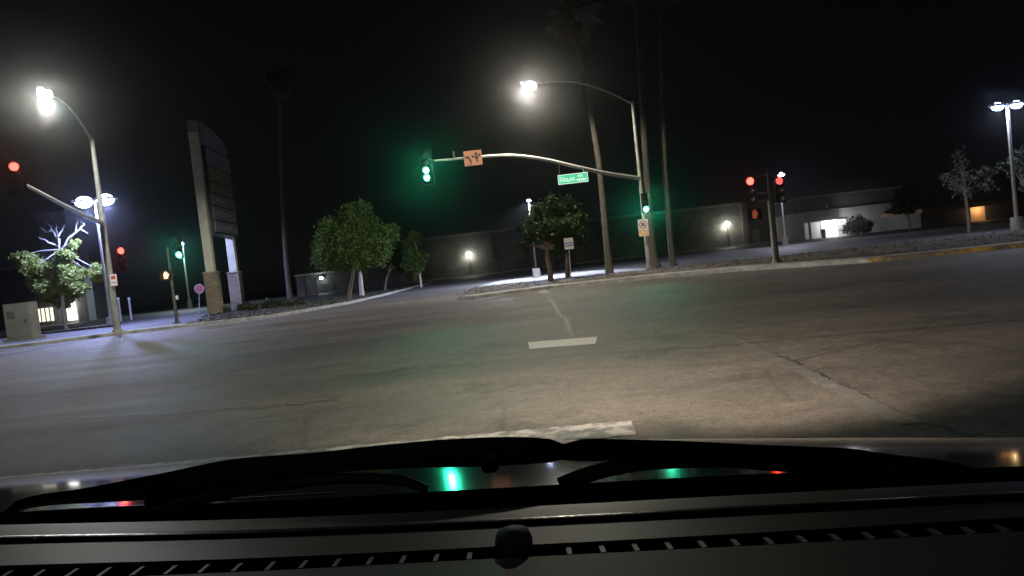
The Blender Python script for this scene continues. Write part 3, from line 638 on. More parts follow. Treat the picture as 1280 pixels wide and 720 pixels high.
b = MB()
for k in range(5): xk = xw0 + (xw1 - xw0) * k / 4; bx(b, xk - 0.06, xk + 0.06, LYB - 0.1, LYB - 0.053, 0.45, 2.25)
b.build('window_frame', 'dark_door', wo)
light('door_light', (xd, LYB - 1.6, 2.4), 60, (1.0, 0.98, 0.92), 0.2, parent=t)

# utility cabinet, bollards, stop sign, parking sign
p = base_at(31, 425, 37.0, PZ); t = thing('utility_cabinet', 'big plain grey utility cabinet on the left verge', 'cabinet', p); h = D(31, 378, 37.0).z - PZ
b = MB(); b.box(p + Vector((0, 0, h / 2 + 0.05)), (1.42, 0.7, h - 0.1)); b.build('body', 'cabinet_grey', t, bevel=0.03)
b = MB(); b.box(p + Vector((0, -0.36, h / 2 + 0.02)), (1.22, 0.02, h - 0.35)); dd = b.build('door', 'cabinet_grey', t, bevel=0.008)
b = MB()
for k in range(6): b.box(p + Vector((-0.3, -0.375, h * 0.78 - k * 0.07)), (0.42, 0.012, 0.03))
b.build('vent_louvre', 'dark_steel', dd)
b = MB(); b.box(p + Vector((0.45, -0.39, h / 2)), (0.05, 0.05, 0.22)); b.build('handle', 'dark_steel', dd)
b = MB(); b.box(p + Vector((0, 0, 0.04)), (1.7, 0.95, 0.16)); b.build('plinth', 'concrete', t)
for px, py, lab in ((151, 398, 'slim pale bollard close beside the left kerb pole'), (163.5, 392, 'slim pale bollard standing further into the lot')):
    q = base_at(px, py, 62, 0.006); t = thing('bollard', lab, 'bollard', q, 'bollards in the left lot'); z = D(px, 373, 62).z
    b = MB(); b.tube([q, Vector((q.x, q.y, z))], 0.10, 12); b.build('post', 'galvanised_steel', t, smooth=True); b = MB(); b.ellipsoid((q.x, q.y, z), (0.13, 0.13, 0.12)); b.build('cap', 'sign_white', t, smooth=True)
q = base_at(249, 390, 58, 0.006); t = thing('stop_sign', 'dim red octagonal sign partly hidden by the stone sign base', 'road sign', q); p = D(249, 361, 58)
mat('dull_red', (0.22, 0.03, 0.035), 0.6)
M = frame_at(p, R(8)); b = MB(); b.M = M; b.prism([(0.42 * math.cos(PI / 8 + k * PI / 4), 0, 0.42 * math.sin(PI / 8 + k * PI / 4)) for k in range(8)], (0, 0.012, 0)); b.build('sign_plate', 'dull_red', t)
b = MB(); b.M = M; b.grid([[(0.42 * math.cos(PI / 8 + k * PI / 4), -0.004, 0.42 * math.sin(PI / 8 + k * PI / 4)) for k in range(9)], [(0.385 * math.cos(PI / 8 + k * PI / 4), -0.004, 0.385 * math.sin(PI / 8 + k * PI / 4)) for k in range(9)]]); b.build('sign_border', 'panel_mark', t)
b = MB(); b.tube([q, (p.x, p.y + 0.05, p.z + 0.3)], 0.03, 8); b.build('post', 'galvanised_steel', t, smooth=True)
q = base_at(714, 349, 33.8, PZ); t = thing('parking_sign', 'white and pale blue sign on a thin post under the dark tree', 'road sign', q); p = D(711, 304.5, 33.8); M = frame_at(p, R(6))
b = MB(); b.M = M; b.box((0, 0, 0), (0.46, 0.012, 0.56)); b.build('sign_plate', 'sign_white', t, bevel=0.004)
b = MB(); b.M = M; b.box((0, -0.009, -0.04), (0.38, 0.004, 0.20)); b.build('blue_band', 'sign_blue', t)
b = MB(); b.M = M
for k in range(5): b.box((-0.13 + 0.065 * k, -0.012, -0.03), (0.04, 0.003, 0.10))
b.build('band_lettering', 'sign_white', t)
b = MB(); b.tube([q, (p.x + 0.0, p.y + 0.04, p.z + 0.2)], 0.025, 8); b.build('post', 'galvanised_steel', t, smooth=True)

# ------------------------------------------------------------------ tall shopping sign
y1, y2 = 46.0, 51.0
A = base_at(271, 395, y1, PZ); Bq = base_at(299, 389, y2, PZ)
ps = thing('pylon_sign', 'tall shopping sign with grey panels on two stone-clad pillars', 'sign', (A + Bq) / 2)
dv = (Bq - A); dv.z = 0; Ls = dv.length; dv.normalize(); yaw = math.atan2(dv.y, dv.x)
MS = Matrix.Translation(Vector((A.x, A.y, 0))) @ Matrix.Rotation(yaw, 4, 'Z')        # local x from the near pillar to the far one, local y to the back
zst = D(263, 342, y1).z; ztop = D(242, 166, y1).z; zcap = D(243, 151, y1).z; zpan = D(268, 291, y1).z
for k, xx in enumerate((0, Ls)):
    b = MB(); b.M = MS; b.box((xx, 0, (zst + PZ) / 2), (0.78, 0.84, zst - PZ)); b.build('stone_base', 'ledger_stone', ps, bevel=0.03)
    b = MB(); b.M = MS; b.box((xx, 0, zst + 0.06), (0.86, 0.92, 0.12)); b.build('base_cap', 'stone', ps, bevel=0.02)
    b = MB(); b.M = MS; tz = ztop if k == 0 else ztop; b.box((xx, 0, (zst + 0.12 + (tz if k == 0 else zpan + 0.6)) / 2), (0.46, 0.56, tz - zst - 0.12) if k == 0 else (0.46, 0.56, zpan + 0.6 - zst - 0.12)); b.build('pillar', 'sign_cream', ps, bevel=0.02)
b = MB(); b.M = MS; b.box((0.03, 0, (ztop + zcap) / 2 + 0.002), (0.44, 0.56, zcap - ztop)); b.build('pillar_top', 'pale_stucco', ps, bevel=0.02)
# arched crown between the pillars
b = MB(); b.M = MS; n = 14; crown = [(0.253, -0.45, ztop - 0.8)] + [(0.253 + (Ls + 0.05) * k / n, -0.45, ztop - 0.1 + (zcap - ztop + 0.1) * math.cos(PI / 2 * (k / n)) ** 0.6) for k in range(n + 1)] + [(Ls + 0.303, -0.45, ztop - 0.8)]
b.prism(crown, (0, 0.85, 0)); b.build('crown_panel', 'panel_grey', ps)
b = MB(); b.M = MS; bx(b, 0.253, Ls + 0.35, -0.50, 0.45, zpan, ztop - 0.803); b.build('panel_frame', 'panel_frame', ps)
rows = [('panel_grey', 0.20), ('panel_green', 0.15), ('panel_green', 0.12), ('panel_grey', 0.13), ('panel_grey', 0.15), ('panel_grey', 0.13)]
tot = ztop - 0.8 - zpan; z = ztop - 0.95; sc_ = (tot - 0.15) / sum(r[1] + 0.022 for r in rows)
for k, (mm, hh) in enumerate(rows):
    h = hh * sc_; b = MB(); b.M = MS; x1_ = Ls + 0.25; bx(b, 0.36, x1_, -0.58, -0.503, z - h, z); pn = b.build('tenant_panel', mm, ps, bevel=0.015)
    if k in (3, 4, 5):
        b = MB(); b.M = MS
        for j in range(5): bx(b, 0.95 + j * 0.62, 0.95 + j * 0.62 + 0.42, -0.592, -0.581, z - h * 0.66, z - h * 0.36)
        b.build('panel_lettering', 'panel_mark', pn)
    z -= h + 0.022 * sc_

# ------------------------------------------------------------------ trees and plants
def leaves(name, clumps, m, parent, size, dens, flat=1.0, seed=0, org=None, shell=0.35):
    rng = np.random.default_rng(seed); P = []; 
    for c, r in clumps:
        rv = np.array(r if hasattr(r, '__len__') else (r, r, r * flat)); n = int(dens * (rv.mean() ** 2)); 
        d = rng.normal(size=(n, 3)); d /= np.linalg.norm(d, axis=1)[:, None]
        rad = (shell + (1 - shell) * rng.random(n) ** 0.6) * (1 + 0.27 * rng.normal(size=n))
        P.append(np.array(c) + d * rad[:, None] * rv)
    P = np.concatenate(P); n = len(P)
    a = rng.normal(size=(n, 3)); a /= np.linalg.norm(a, axis=1)[:, None]; b = rng.normal(size=(n, 3)); b -= a * (a * b).sum(1)[:, None]; b /= np.linalg.norm(b, axis=1)[:, None]
    s = size * (0.6 + 0.8 * rng.random(n))[:, None]; nn = np.cross(a, b) * s * 0.22
    V = np.stack([P - a * s, P + b * s * 0.5 + nn, P + a * s, P - b * s * 0.5 + nn], 1).reshape(-1, 3)
    o_ = np.array(ORG[parent.name]) if parent is not None else np.array(org)
    V = V - o_
    me = bpy.data.meshes.new(name); me.from_pydata(V.tolist(), [], np.arange(4 * n).reshape(n, 4).tolist()); me.materials.append(MATS[m])
    o = bpy.data.objects.new(name, me); COL.objects.link(o)
    if parent is not None: o.parent = parent
    else: o.location = org
    ORG[o.name] = Vector(o_); return o
def tree(label, Y, base_px, trunk_px, clumps_px, r0, m_leaf, m_bark, size=0.16, dens=420, z=PZ, seed=1, depth=0.8, limbs=True, group=None, cat='tree', sub=5, name='street_tree'):
    bs = base_at(*base_px, Y, z); t = thing(name, label, cat, bs, group)
    rng = random.Random(seed); k = Y / F
    cl = []
    for px, py, r in clumps_px:
        c = D(px, py, Y); c.y += rng.uniform(-depth, depth) * 1.0
        rr = r * k
        cl.append((c, rr * 0.62))
        for j in range(sub):
            d = Vector((rng.gauss(0, 1), rng.gauss(0, 1), rng.gauss(0, 0.8))).normalized() * rr * rng.uniform(0.5, 0.95)
            cl.append((c + d, rr * rng.uniform(0.25, 0.5)))
    tp = [bs + Vector((0, 0, -0.1))] + [D(px, py, Y) for px, py in trunk_px]; tp2 = smooth_path(tp, 4)
    b = MB(); b.tube(tp2, taper(r0 * 1.15, r0 * 0.7, len(tp2)), 9); tip = tp2[-1]
    b.build('trunk', m_bark, t, smooth=True)
    if limbs:
        for c, rr in cl[::sub + 1]:
            q = MB(); mid = tip.lerp(c, 0.5) + Vector((rng.uniform(-.2, .2), rng.uniform(-.2, .2), rng.uniform(0, .25))); pp_ = smooth_path([tip, mid, c], 4)
            q.tube(pp_, taper(r0 * 0.5, r0 * 0.12, len(pp_)), 6); q.build('limb', m_bark, t, smooth=True)
    leaves('crown', cl, m_leaf, t, size * 0.72, dens * 1.9, seed=seed)
    return t
tree('big round green tree standing in the planter beside the driveway', 44, (436, 377), [(438, 360), (441, 345), (442, 330)],
     [(437, 300, 34), (410, 308, 25), (466, 304, 25), (415, 284, 22), (458, 280, 23), (437, 272, 24), (398, 322, 15), (478, 320, 15), (440, 326, 22), (394, 305, 12), (482, 302, 10), (420, 328, 15), (460, 328, 16)], 0.13, 'leaf_green', 'bark', 0.135, 800, seed=3, depth=1.3)
tree('slender young green tree at the far end of the driveway kerb', 62, (526, 352), [(524, 338), (520, 325)],
     [(517, 322, 16), (510, 332, 10), (524, 332, 12), (517, 305, 12), (516, 294, 8), (530, 325, 8)], 0.09, 'leaf_green', 'pale_bark', 0.17, 500, seed=4)
tree('dim dark tree between the big round tree and the slender tree', 64, (481, 360), [(483, 350), (487, 340)],
     [(491, 325, 13), (500, 332, 10), (482, 332, 9), (494, 314, 9)], 0.12, 'leaf_dark', 'bark', 0.18, 420, seed=5)
tree('pale-trunked tree just behind the big round tree', 50, (452, 363), [(451, 352), (450, 338)], [(452, 320, 13), (460, 328, 10), (446, 328, 10)], 0.16, 'leaf_green', 'pale_bark', 0.16, 420, seed=15)
tree('dark spreading tree on the island right of the driveway', 36.5, (688, 348), [(687, 335), (684, 322), (684, 312)],
     [(690, 285, 30), (668, 290, 20), (715, 285, 24), (690, 262, 24), (712, 262, 18), (672, 268, 16), (656, 312, 9), (650, 308, 7), (652, 284, 8), (660, 298, 12), (664, 275, 12), (728, 300, 15), (705, 310, 14)], 0.14, 'leaf_dark', 'bark', 0.15, 620, seed=6)
tree('thin dark tree standing behind the white and blue sign', 39, (709, 343), [(709, 330), (709, 315)], [(712, 292, 18), (722, 302, 12), (703, 300, 12)], 0.13, 'leaf_dark', 'bark', 0.16, 420, seed=16)
tree('leafy pale tree with bare white upper branches beside the twin lot lamp', 49.5, (83, 413), [(80, 395), (78, 370), (76, 345), (75, 330), (75, 312)],
     [(45, 335, 18), (28, 330, 14), (70, 340, 18), (95, 345, 18), (118, 345, 14), (60, 358, 18), (40, 358, 14), (88, 365, 16), (75, 372, 14), (92, 318, 12), (84, 332, 12), (20, 322, 8), (126, 338, 9), (98, 305, 9), (60, 370, 12), (106, 360, 12)], 0.12, 'leaf_bright', 'pale_bark', 0.17, 560, seed=8)
lt = bpy.data.objects['street_tree.006']
for pix in (((75, 325), (74, 305), (63, 285), (56, 276)), ((75, 318), (84, 300), (95, 288), (98, 276)), ((74, 305), (72, 292), (70, 279)), ((88, 296), (101, 286), (110, 292)), ((100, 286), (106, 281), (101, 276)), ((74, 308), (60, 303), (48, 296)), ((64, 287), (58, 290), (50, 284)), ((72, 296), (78, 288), (80, 280))):
    q = MB(); pp_ = [D(x, y, 49.5 + random.uniform(-.4, .4)) for x, y in pix]; pp_ = [a_.lerp(c_, u) + Vector((random.gauss(0, .05), random.gauss(0, .05), random.gauss(0, .05))) * (u > 0) for a_, c_ in zip(pp_[:-1], pp_[1:]) for u in (0, .33, .66)] + [pp_[-1]]; q.tube(pp_, taper(0.075, 0.02, len(pp_)), 7); q.build('bare_branch', 'pale_bark', lt, smooth=True)
tree('silvery sparse tree beside the twin-headed lot lamp', 43, (1211, 283), [(1209, 262), (1206, 240)],
     [(1205, 225, 20), (1190, 222, 13), (1220, 218, 13), (1203, 200, 14), (1203, 187, 9), (1185, 235, 11), (1222, 235, 12), (1212, 245, 10), (1180, 226, 7)], 0.10, 'leaf_olive', 'bark', 0.14, 105, seed=9, z=0.01)
tree('pale green tree cut by the right photo edge behind the lot lamp', 40, (1290, 283), [(1288, 262), (1285, 240)],
     [(1268, 210, 15), (1285, 190, 22), (1290, 220, 22), (1262, 200, 8), (1272, 225, 10), (1300, 200, 20)], 0.11, 'leaf_olive', 'bark', 0.14, 150, seed=10, z=0.01)
tree('dark slim tree between the pale shop and the silvery tree', 70, (1138, 288), [(1136, 275), (1133, 262)],
     [(1130, 250, 15), (1140, 258, 12), (1124, 262, 10), (1135, 240, 10)], 0.10, 'leaf_dark', 'bark', 0.2, 320, seed=11, z=0.01)
def bush(label, Y, base_px, clumps_px, m, size, dens, z, seed, name='shrub', group=None, cat='shrub'):
    bs = base_at(*base_px, Y, z); t = thing(name, label, cat, bs, group); k = Y / F; cl = []
    rng = random.Random(seed)
    for px, py, r in clumps_px:
        c = D(px, py, Y); c.y += rng.uniform(-.3, .3); cl.append((c, r * k))
    b = MB()
    for c, r in cl: b.tube([bs, bs.lerp(c, 0.6) + Vector((rng.uniform(-.1, .1), 0, 0)), c], [0.04, 0.025, 0.01], 6)
    b.build('stem', 'bark', t, smooth=True); leaves('foliage', cl, m, t, size, dens, seed=seed); return t
bush('round dark shrub against the pale shop wall', 86, (1071, 291), [(1063, 284, 8), (1072, 279, 10), (1082, 284, 8), (1071, 288, 7), (1057, 287, 5), (1087, 280, 5)], 'leaf_dark', 0.2, 420, 0.0, 21)
gl = 'low shrubs round the foot of the tall sign'
for i, (px, py, Y, w, h, lab) in enumerate(((279, 388, 46.5, 9, 5, 'low shrub squeezed between the two stone pillars'), (312, 385, 45.5, 14, 6, 'low shrub just right of the far stone pillar'), (340, 382, 45, 14, 6, 'low shrub midway along the sign planter'),
        (368, 380, 44, 14, 5.5, 'low shrub near the driveway end of the sign planter'), (272, 396, 43.8, 8, 4, 'low shrub at the foot of the near stone pillar'))):
    bush(lab, Y, (px, py + 6), [(px - w * .6, py + 1, h), (px, py, h * 1.1), (px + w * .6, py + 1, h)], 'grass_leaf', 0.11, 1500, PZ, 31 + i, name='low_shrub', group=gl)
# grass tufts in the planters (uncountable)
def grass(polys, n, name, seed):
    rng = random.Random(seed); V, Fc = [], []
    for poly, cnt in polys:
        xs = [p[0] for p in poly]; ys = [p[1] for p in poly]; c = 0
        while c < cnt:
            x = rng.uniform(min(xs), max(xs)); y = rng.uniform(min(ys), max(ys)); ins = False
            for i in range(len(poly)):
                a, b = poly[i], poly[i - 1]
                if (a[1] > y) != (b[1] > y) and x < (b[0] - a[0]) * (y - a[1]) / (b[1] - a[1]) + a[0]: ins = not ins
            c += 1
            if not ins: continue
            for j in range(4):
                an = rng.uniform(0, PI); h = rng.uniform(0.03, 0.11); w = 0.02; dx, dy = math.cos(an) * w, math.sin(an) * w; lx, ly = rng.gauss(0, .07), rng.gauss(0, .07); k = len(V)
                ox, oy = rng.gauss(0, .06), rng.gauss(0, .06)
                V += [(x + ox - dx, y + oy - dy, PZ), (x + ox + dx, y + oy + dy, PZ), (x + ox + lx, y + oy + ly, PZ + h)]; Fc.append((k, k + 1, k + 2))
    me = bpy.data.meshes.new(name); me.from_pydata(V, [], Fc); me.materials.append(MATS['grass_leaf']); o = bpy.data.objects.new(name, me); COL.objects.link(o)
    return tag(o, 'short dry grass and weeds growing in the kerbside planters', 'grass', kind='stuff')
grass([([tuple(p[:2]) for p in (offset(kerbR, 2.0) + backR)], 1800), ([tuple(p[:2]) for p in g_isl], 2500), ([tuple(p[:2]) for p in (pl_front + [G(500, 361, PZ), G(400, 374, PZ), G(255, 394, PZ), p5])], 6000)], 0, 'grass', 5)

def palm(label, Y, pts, r0, seed, crown=True, z=PZ):
    rng = random.Random(seed); bs = base_at(*pts[0], Y, z); t = thing('palm_tree', label, 'palm tree', bs, 'tall palms behind the kerb')
    P = [bs + Vector((0, 0, -0.1))] + [D(x, y, Y) for x, y in pts[1:]]; tp = smooth_path(P, 12); n = len(tp)
    rad = [r0 * (1.0 + 0.45 * math.exp(-i / 3.0)) * (1 - 0.35 * i / n) * (1 + 0.035 * (-1) ** i) for i in range(n)]
    b = MB(); b.tube(tp, rad, 14); b.build('trunk', 'palm_bark', t, smooth=True)
    tip = tp[-1]; g = MB(); dd = MB()
    for k in range(46):
        az = rng.uniform(0, 2 * PI); el = rng.uniform(-0.5, 1.2); L = rng.uniform(1.5, 2.2); dr = Vector((math.cos(az), math.sin(az), 0))
        dead = k >= 32
        if dead: el = rng.uniform(-1.45, -0.9); L = rng.uniform(1.3, 2.0)
        mb = dd if dead else g; sp = []
        for j in range(6):
            u = j / 5; sp.append(tip + dr * (L * u * math.cos(el)) + Vector((0, 0, L * u * math.sin(el) - (0.75 * u * u if not dead else 0.2 * u))))
        side = dr.cross(Vector((0, 0, 1)))
        mb.tube(sp[:4], [0.03, 0.025, 0.02, 0.015], 5, cap=False)
        hub = sp[3]; ax = (sp[4] - sp[3]).normalized()                       # fan of folded blades
        for q in range(13):
            an = R(-95 + 190 * q / 12); dv2 = (ax * math.cos(an) + side * math.sin(an)).normalized(); ll = 0.85 * (0.75 + 0.25 * math.cos(an)); w = side.cross(ax).normalized()
            e = hub + dv2 * ll + Vector((0, 0, -0.28 * rng.random())); pr = dv2.cross(w) * 0.05
            mb.put([hub, hub + dv2 * ll * 0.55 + pr + w * 0.02, e, hub + dv2 * ll * 0.55 - pr + w * 0.02], [(0, 1, 2, 3)])
    g.build('crown', 'palm_leaf', t); dd.build('dead_fronds', 'dead_frond', t)
    return t
palm('slim faint palm standing alone behind the sign planter', 56, [(362, 369), (357, 320), (352, 220), (350, 130), (350, 92)], 0.20, 41)
palm('leaning palm left of the mast arm pole', 40.5, [(762, 341), (757, 290), (748, 200), (735, 125), (722, 60), (714, 14)], 0.20, 42)
palm('thick palm directly behind the mast arm pole', 41.5, [(821, 335), (815, 300), (806, 180), (799, 60), (794, -40)], 0.235, 43)
palm('straight palm right of the mast arm pole', 42.5, [(842, 334), (838, 300), (830, 180), (828, 60), (831, -30)], 0.20, 44)

# ------------------------------------------------------------------ the car the camera sits in
car = thing('own_car', 'dark dashboard, wipers and bonnet of the car we sit in', 'car', (0, 0.4, 0))
def row(pix, Y0, Y1, n=33, dz=0.0):        # pixel polyline resampled, depth from Y0 (left) to Y1 (right)
    out = []
    for i in range(n):
        x = -160 + 1600 * i / (n - 1)
        for a, b_ in zip(pix[:-1], pix[1:]):
            if a[0] <= x <= b_[0] + 1e-6: break
        u = (x - a[0]) / (b_[0] - a[0]); y = a[1] + (b_[1] - a[1]) * u; s_ = i / (n - 1)
        p = D(x, y, Y0 + (Y1 - Y0) * s_); p.z += dz; out.append(p)
    return out
def sm(pix): return [(p.x, p.y) for p in smooth_path([Vector((x, y, 0)) for x, y in pix], 6)]
hoodF = sm([(-160, 622), (0, 603), (170, 588), (390, 567), (560, 557), (700, 553.5), (850, 554), (1000, 555.5), (1280, 558), (1440, 559)])
hoodR = sm([(-160, 668), (0, 640), (320, 627), (640, 609), (960, 592), (1280, 583), (1440, 576)])
hf = row(hoodF, 2.15, 1.45); hr = row(hoodR, 1.12, 0.85)
rows = []
for k in range(13):
    u = k / 12; rr = []
    for a, c in zip(hf, hr):
        p = a.lerp(c, u); p.z += 0.030 * math.sin(PI * u); rr.append(p)
    rows.append(rr)
front = [[Vector((p.x * 1.01, p.y + 0.03, p.z - 0.03)) for p in hf], [Vector((p.x * 1.02, p.y + 0.06, p.z - 0.25)) for p in hf], [Vector((p.x * 1.02, p.y + 0.02, 0.3)) for p in hf]]
b = MB(); b.grid(front[::-1] + rows); b.build('bonnet', 'car_paint', car, smooth=True)
# cowl: black scuttle and the blacked-out lower edge of the windscreen
dashR = sm([(-160, 662), (0, 656), (320, 648.5), (640, 634), (960, 617), (1280, 601), (1440, 593)])
c1 = [Vector((p.x, p.y, p.z - 0.012)) for p in hr]; c2 = [Vector((p.x, p.y - 0.06, p.z - 0.09)) for p in hr]
dr_ = row(dashR, 0.82, 0.60); c3 = [Vector((p.x, p.y + 0.06, p.z - 0.06)) for p in dr_]; c4 = [Vector((p.x, p.y + 0.004, p.z - 0.012)) for p in dr_]
b = MB(); b.grid([c1, c2, c3, c4]); b.build('cowl_panel', 'cowl_plastic', car, smooth=True)
# dashboard
def down(pix, d): return [(x, y + d) for x, y in pix]
slotT = sm([(-160, 714), (0, 707), (320, 697.5), (640, 682), (960, 665), (1280, 646), (1440, 637)])
slotB = sm([(-160, 735), (0, 727), (320, 714), (640, 697), (960, 681), (1280, 664), (1440, 655)])
rise = lambda q, dz, dy: [Vector((p.x, p.y + dy, p.z + dz)) for p in q]
d0 = rise(dr_, -0.03, 0.006); d1 = dr_; d2 = row(down(dashR, 7), 0.80, 0.585); d3 = row(down(dashR, 20), 0.768, 0.565); d4 = row(slotT, 0.70, 0.53)
b = MB(); b.grid([d0, d1, d2, d3, d4, rise(d4, -0.006, -0.002)]); b.build('dashboard', 'dash_edge', car, smooth=True)
lp_ = rise(row(down(dashR, 17), 0.772, 0.567), -0.0125, 0); b = MB(); b.tube(lp_, 0.0145, 16); b.build('dash_ridge', 'dash_lip', car, smooth=True)
s0 = rise(d4, -0.006, -0.002); s1 = rise(d4, -0.03, -0.004); e0 = row(slotB, 0.664, 0.51); s2 = rise(e0, -0.03, 0.004); e1 = rise(e0, -0.004, 0.0)
b = MB(); b.grid([s0, s1, s2, e1]); vent = b.build('defroster_vent', 'vent_black', car)
e2 = row(down(slotB, 3), 0.659, 0.506); e3 = row(down(slotB, 60), 0.562, 0.447); e4 = row(down(slotB, 260), 0.38, 0.31); e5 = rise(e4, -0.3, -0.05)
b = MB(); b.grid([e1, e0, e2, e3, e4, e5]); b.build('dash_panel', 'dash_plastic', car, smooth=True)
b = MB()
def lerp_row(rw, x):                        # point of a row at screen position x (rows run from -160 to 1440)
    u = (x + 160) / 1600 * (len(rw) - 1); i = int(u); return rw[i].lerp(rw[i + 1], u - i)
for k in range(38):
    x = -60 + k * 40.5
    if 600 < x < 680: continue
    a = lerp_row(d4, x); c = lerp_row(e0, max(-159, min(1439, x + (x - 640) * 0.05))); t_ = Vector((0.0022, 0, 0))
    dirv = (c - a); a2 = a + dirv * 0.12 + Vector((0, 0, -0.002)); c2 = c - dirv * 0.16 + Vector((0, 0, -0.001))
    b.prism([a2 - t_, a2 + t_, c2 + t_, c2 - t_], (0, 0, -0.024))
b.build('grille', 'vent_slat', vent)
sp = D(643, 684, 0.622) + Vector((0, 0, 0.004)); b = MB(); b.tube([sp + Vector((0, 0, -0.008)), sp + Vector((0, 0, 0.004)), sp + Vector((0, 0, 0.011)), sp + Vector((0, 0, 0.014))], [0.0180, 0.0175, 0.0150, 0.008], 24); b.build('light_sensor', 'sensor_plastic', car, smooth=True)
# wipers lying along the foot of the windscreen
def blade(name, top, bot, Y0, Y1, thick=0.016):
    xs0, xs1 = top[0][0], top[-1][0]; n = 40; rt, rb_ = [], []
    def at(pl, x):
        for a, c in zip(pl[:-1], pl[1:]):
            if a[0] <= x <= c[0]: return a[1] + (c[1] - a[1]) * (x - a[0]) / (c[0] - a[0])
        return pl[-1][1]
    for i in range(n):
        x = xs0 + (xs1 - xs0) * i / (n - 1); Y = Y0 + (Y1 - Y0) * i / (n - 1)
        rt.append(D(x, at(top, x), Y)); rb_.append(D(x, at(bot, x), Y))
    md = [(p + q) / 2 + Vector((0, -thick * 0.5, 0)) for p, q in zip(rt, rb_)]
    bk = [(p + q) / 2 + Vector((0, thick * 0.5, 0)) for p, q in zip(rt, rb_)]
    mb = MB(); mb.grid([rt, md, rb_, bk, rt]); return mb.build(name, 'wiper_rubber', car, smooth=True)
w1t = sm([(2, 642), (10, 632), (25, 624), (55, 617), (100, 611), (200, 592), (290, 574), (390, 566), (480, 556), (560, 549), (640, 546), (690, 549), (706, 556)])
w1b = sm([(2, 643), (60, 632), (190, 624), (300, 606), (430, 590), (520, 585), (610, 583), (690, 578), (706, 574)])
b1 = blade('wiper', w1t, w1b, 0.93, 0.84)
w2t = sm([(700, 556), (730, 549), (770, 549), (850, 551), (950, 556), (1055, 560), (1100, 566), (1180, 576), (1215, 584)])
w2b = sm([(700, 575), (735, 577), (820, 575), (950, 588), (1055, 592), (1130, 590), (1180, 587), (1215, 586)])
mat('rubber_edge_highlight', (0.10, 0.105, 0.10), 0.5)  # paler than the blade rubber: lit edge line put into the colour
pe = [D(x, y, Y) for x, y, Y in ((8, 641.5, .925), (60, 638, .92), (130, 634.5, .915), (192, 631.5, .91), (320, 622, .90), (420, 616, .89))]; b = MB(); b.tube(smooth_path(pe, 5), 0.0014, 6); b.build('rubber_edge_highlight', 'rubber_edge_highlight', b1, smooth=True)
b = MB(); b.tube([D(199, 640, .905), D(201, 618, .905)], 0.009, 12); b.build('joint', 'rubber_edge_highlight', b1, smooth=True)
b2 = blade('wiper', w2t, w2b, 0.84, 0.74)
b = MB(); pth = [D(x, y, Y) for x, y, Y in ((195, 634, .9), (260, 620, .9), (345, 606, .89), (430, 598, .88), (500, 601, .87), (533, 612, .86))]; pth = smooth_path(pth, 5); b.tube(pth, taper(0.010, 0.006, len(pth)), 8); b.build('arm', 'wiper_rubber', b1, smooth=True)
b = MB(); pth = [D(x, y, Y) for x, y, Y in ((700, 608, .82), (740, 592, .82), (800, 580, .81), (900, 576, .8), (1000, 580, .78))]; pth = smooth_path(pth, 5); b.tube(pth, taper(0.011, 0.007, len(pth)), 8); b.build('arm', 'wiper_rubber', b2, smooth=True)
b = MB(); b.box(D(199, 622, .9), (0.034, 0.02, 0.022)); b.build('clip', 'wiper_rubber', b1, bevel=0.003)
b = MB(); b.box(D(612, 574, .84), (0.022, 0.02, 0.03)); b.build('clip', 'wiper_rubber', b1, bevel=0.003)
p = D(612, 570, .83); b = MB(); b.ellipsoid(p, (0.010, 0.01, 0.006)); b.build('washer_nozzle', 'lamp_housing', car, smooth=True)
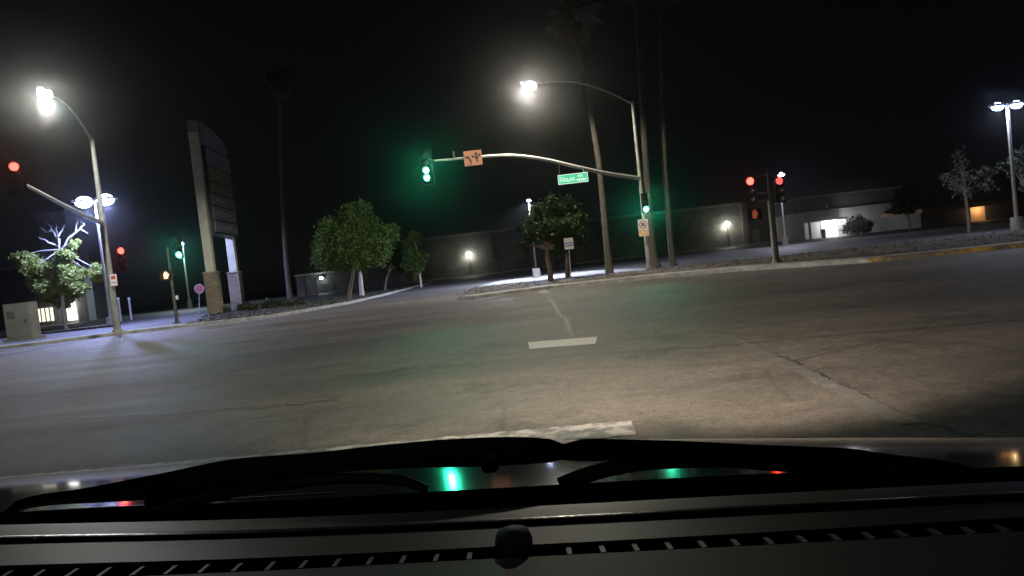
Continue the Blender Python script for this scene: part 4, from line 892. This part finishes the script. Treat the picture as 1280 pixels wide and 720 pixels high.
# headlamps of our own car, plus an added beam for the orange sign
def spot(name, loc, tgt, power, ang, blend, col=(1.0, 0.83, 0.70), wide=1.0):
    o = light(name, loc, power, col, 0.06, 'SPOT', spot_size=R(ang), spot_blend=blend); aim(o, tgt); o.scale = (wide, 1, 1); return o
spot('headlamp_or_sign_beam', (0.95, 2.35, 0.62), G(855, 398), 5800, 25, 1.0, wide=4.5)
spot('headlamp_or_sign_beam', (-0.45, 2.55, 0.62), G(640, 398), 5000, 25, 1.0, wide=4.5)
spot('headlamp_or_sign_beam', (0.30, 2.45, 0.66), D(598, 205, 34), 22000, 13, 1.0, (1.0, 0.92, 0.80))  # added lamp: brightens only the orange sign, in place of retroreflection

# ------------------------------------------------------------------ night air, sky, moon
HZ = MB(); HZ.box((0, 130, 19), (500, 360, 40.4)); hz = HZ.build('haze', 'concrete'); hz.data.materials.clear()
hm = bpy.data.materials.new('night_air'); hm.use_nodes = True; nt = hm.node_tree; nt.nodes.clear()
vo = nt.nodes.new('ShaderNodeVolumePrincipled'); vo.inputs['Density'].default_value = 0.00042; vo.inputs['Anisotropy'].default_value = 0.97; vo.inputs['Color'].default_value = (0.95, 0.96, 0.97, 1)
ou = nt.nodes.new('ShaderNodeOutputMaterial'); nt.links.new(vo.outputs[0], ou.inputs['Volume']); hz.data.materials.append(hm); hz['kind'] = 'stuff'

w = bpy.data.worlds.new('World'); scn.world = w; w.use_nodes = True; nt = w.node_tree
sky = nt.nodes.new('ShaderNodeTexSky'); sky.sky_type = 'NISHITA'; sky.sun_disc = False; sky.sun_elevation = R(28); sky.sun_rotation = R(150)
bg = nt.nodes['Background']; hs = nt.nodes.new('ShaderNodeHueSaturation'); hs.inputs['Saturation'].default_value = 0.35
nt.links.new(sky.outputs[0], hs.inputs['Color']); nt.links.new(hs.outputs[0], bg.inputs[0]); bg.inputs[1].default_value = 0.0004
sd = bpy.data.lights.new('moon', 'SUN'); sd.energy = 0.006; sd.angle = R(0.5); sd.color = (0.85, 0.9, 1.0); so = bpy.data.objects.new('moon', sd); COL.objects.link(so); so.rotation_euler = (R(62), 0, R(-30))

scn.view_settings.view_transform = 'Standard'; scn.view_settings.look = 'None'; scn.view_settings.exposure = 0; scn.view_settings.gamma = 1
scn.view_settings.use_curve_mapping = False
scn.render.engine = 'CYCLES'; c = scn.cycles
c.use_denoising = True
try: c.denoiser = 'OPENIMAGEDENOISE'
except Exception as e: print('no oidn', e)
c.use_light_tree = True; c.max_bounces = 5; c.volume_bounces = 0; c.diffuse_bounces = 2; c.glossy_bounces = 3; c.transparent_max_bounces = 8
c.sample_clamp_indirect = 3.0; c.caustics_reflective = False; c.caustics_refractive = False
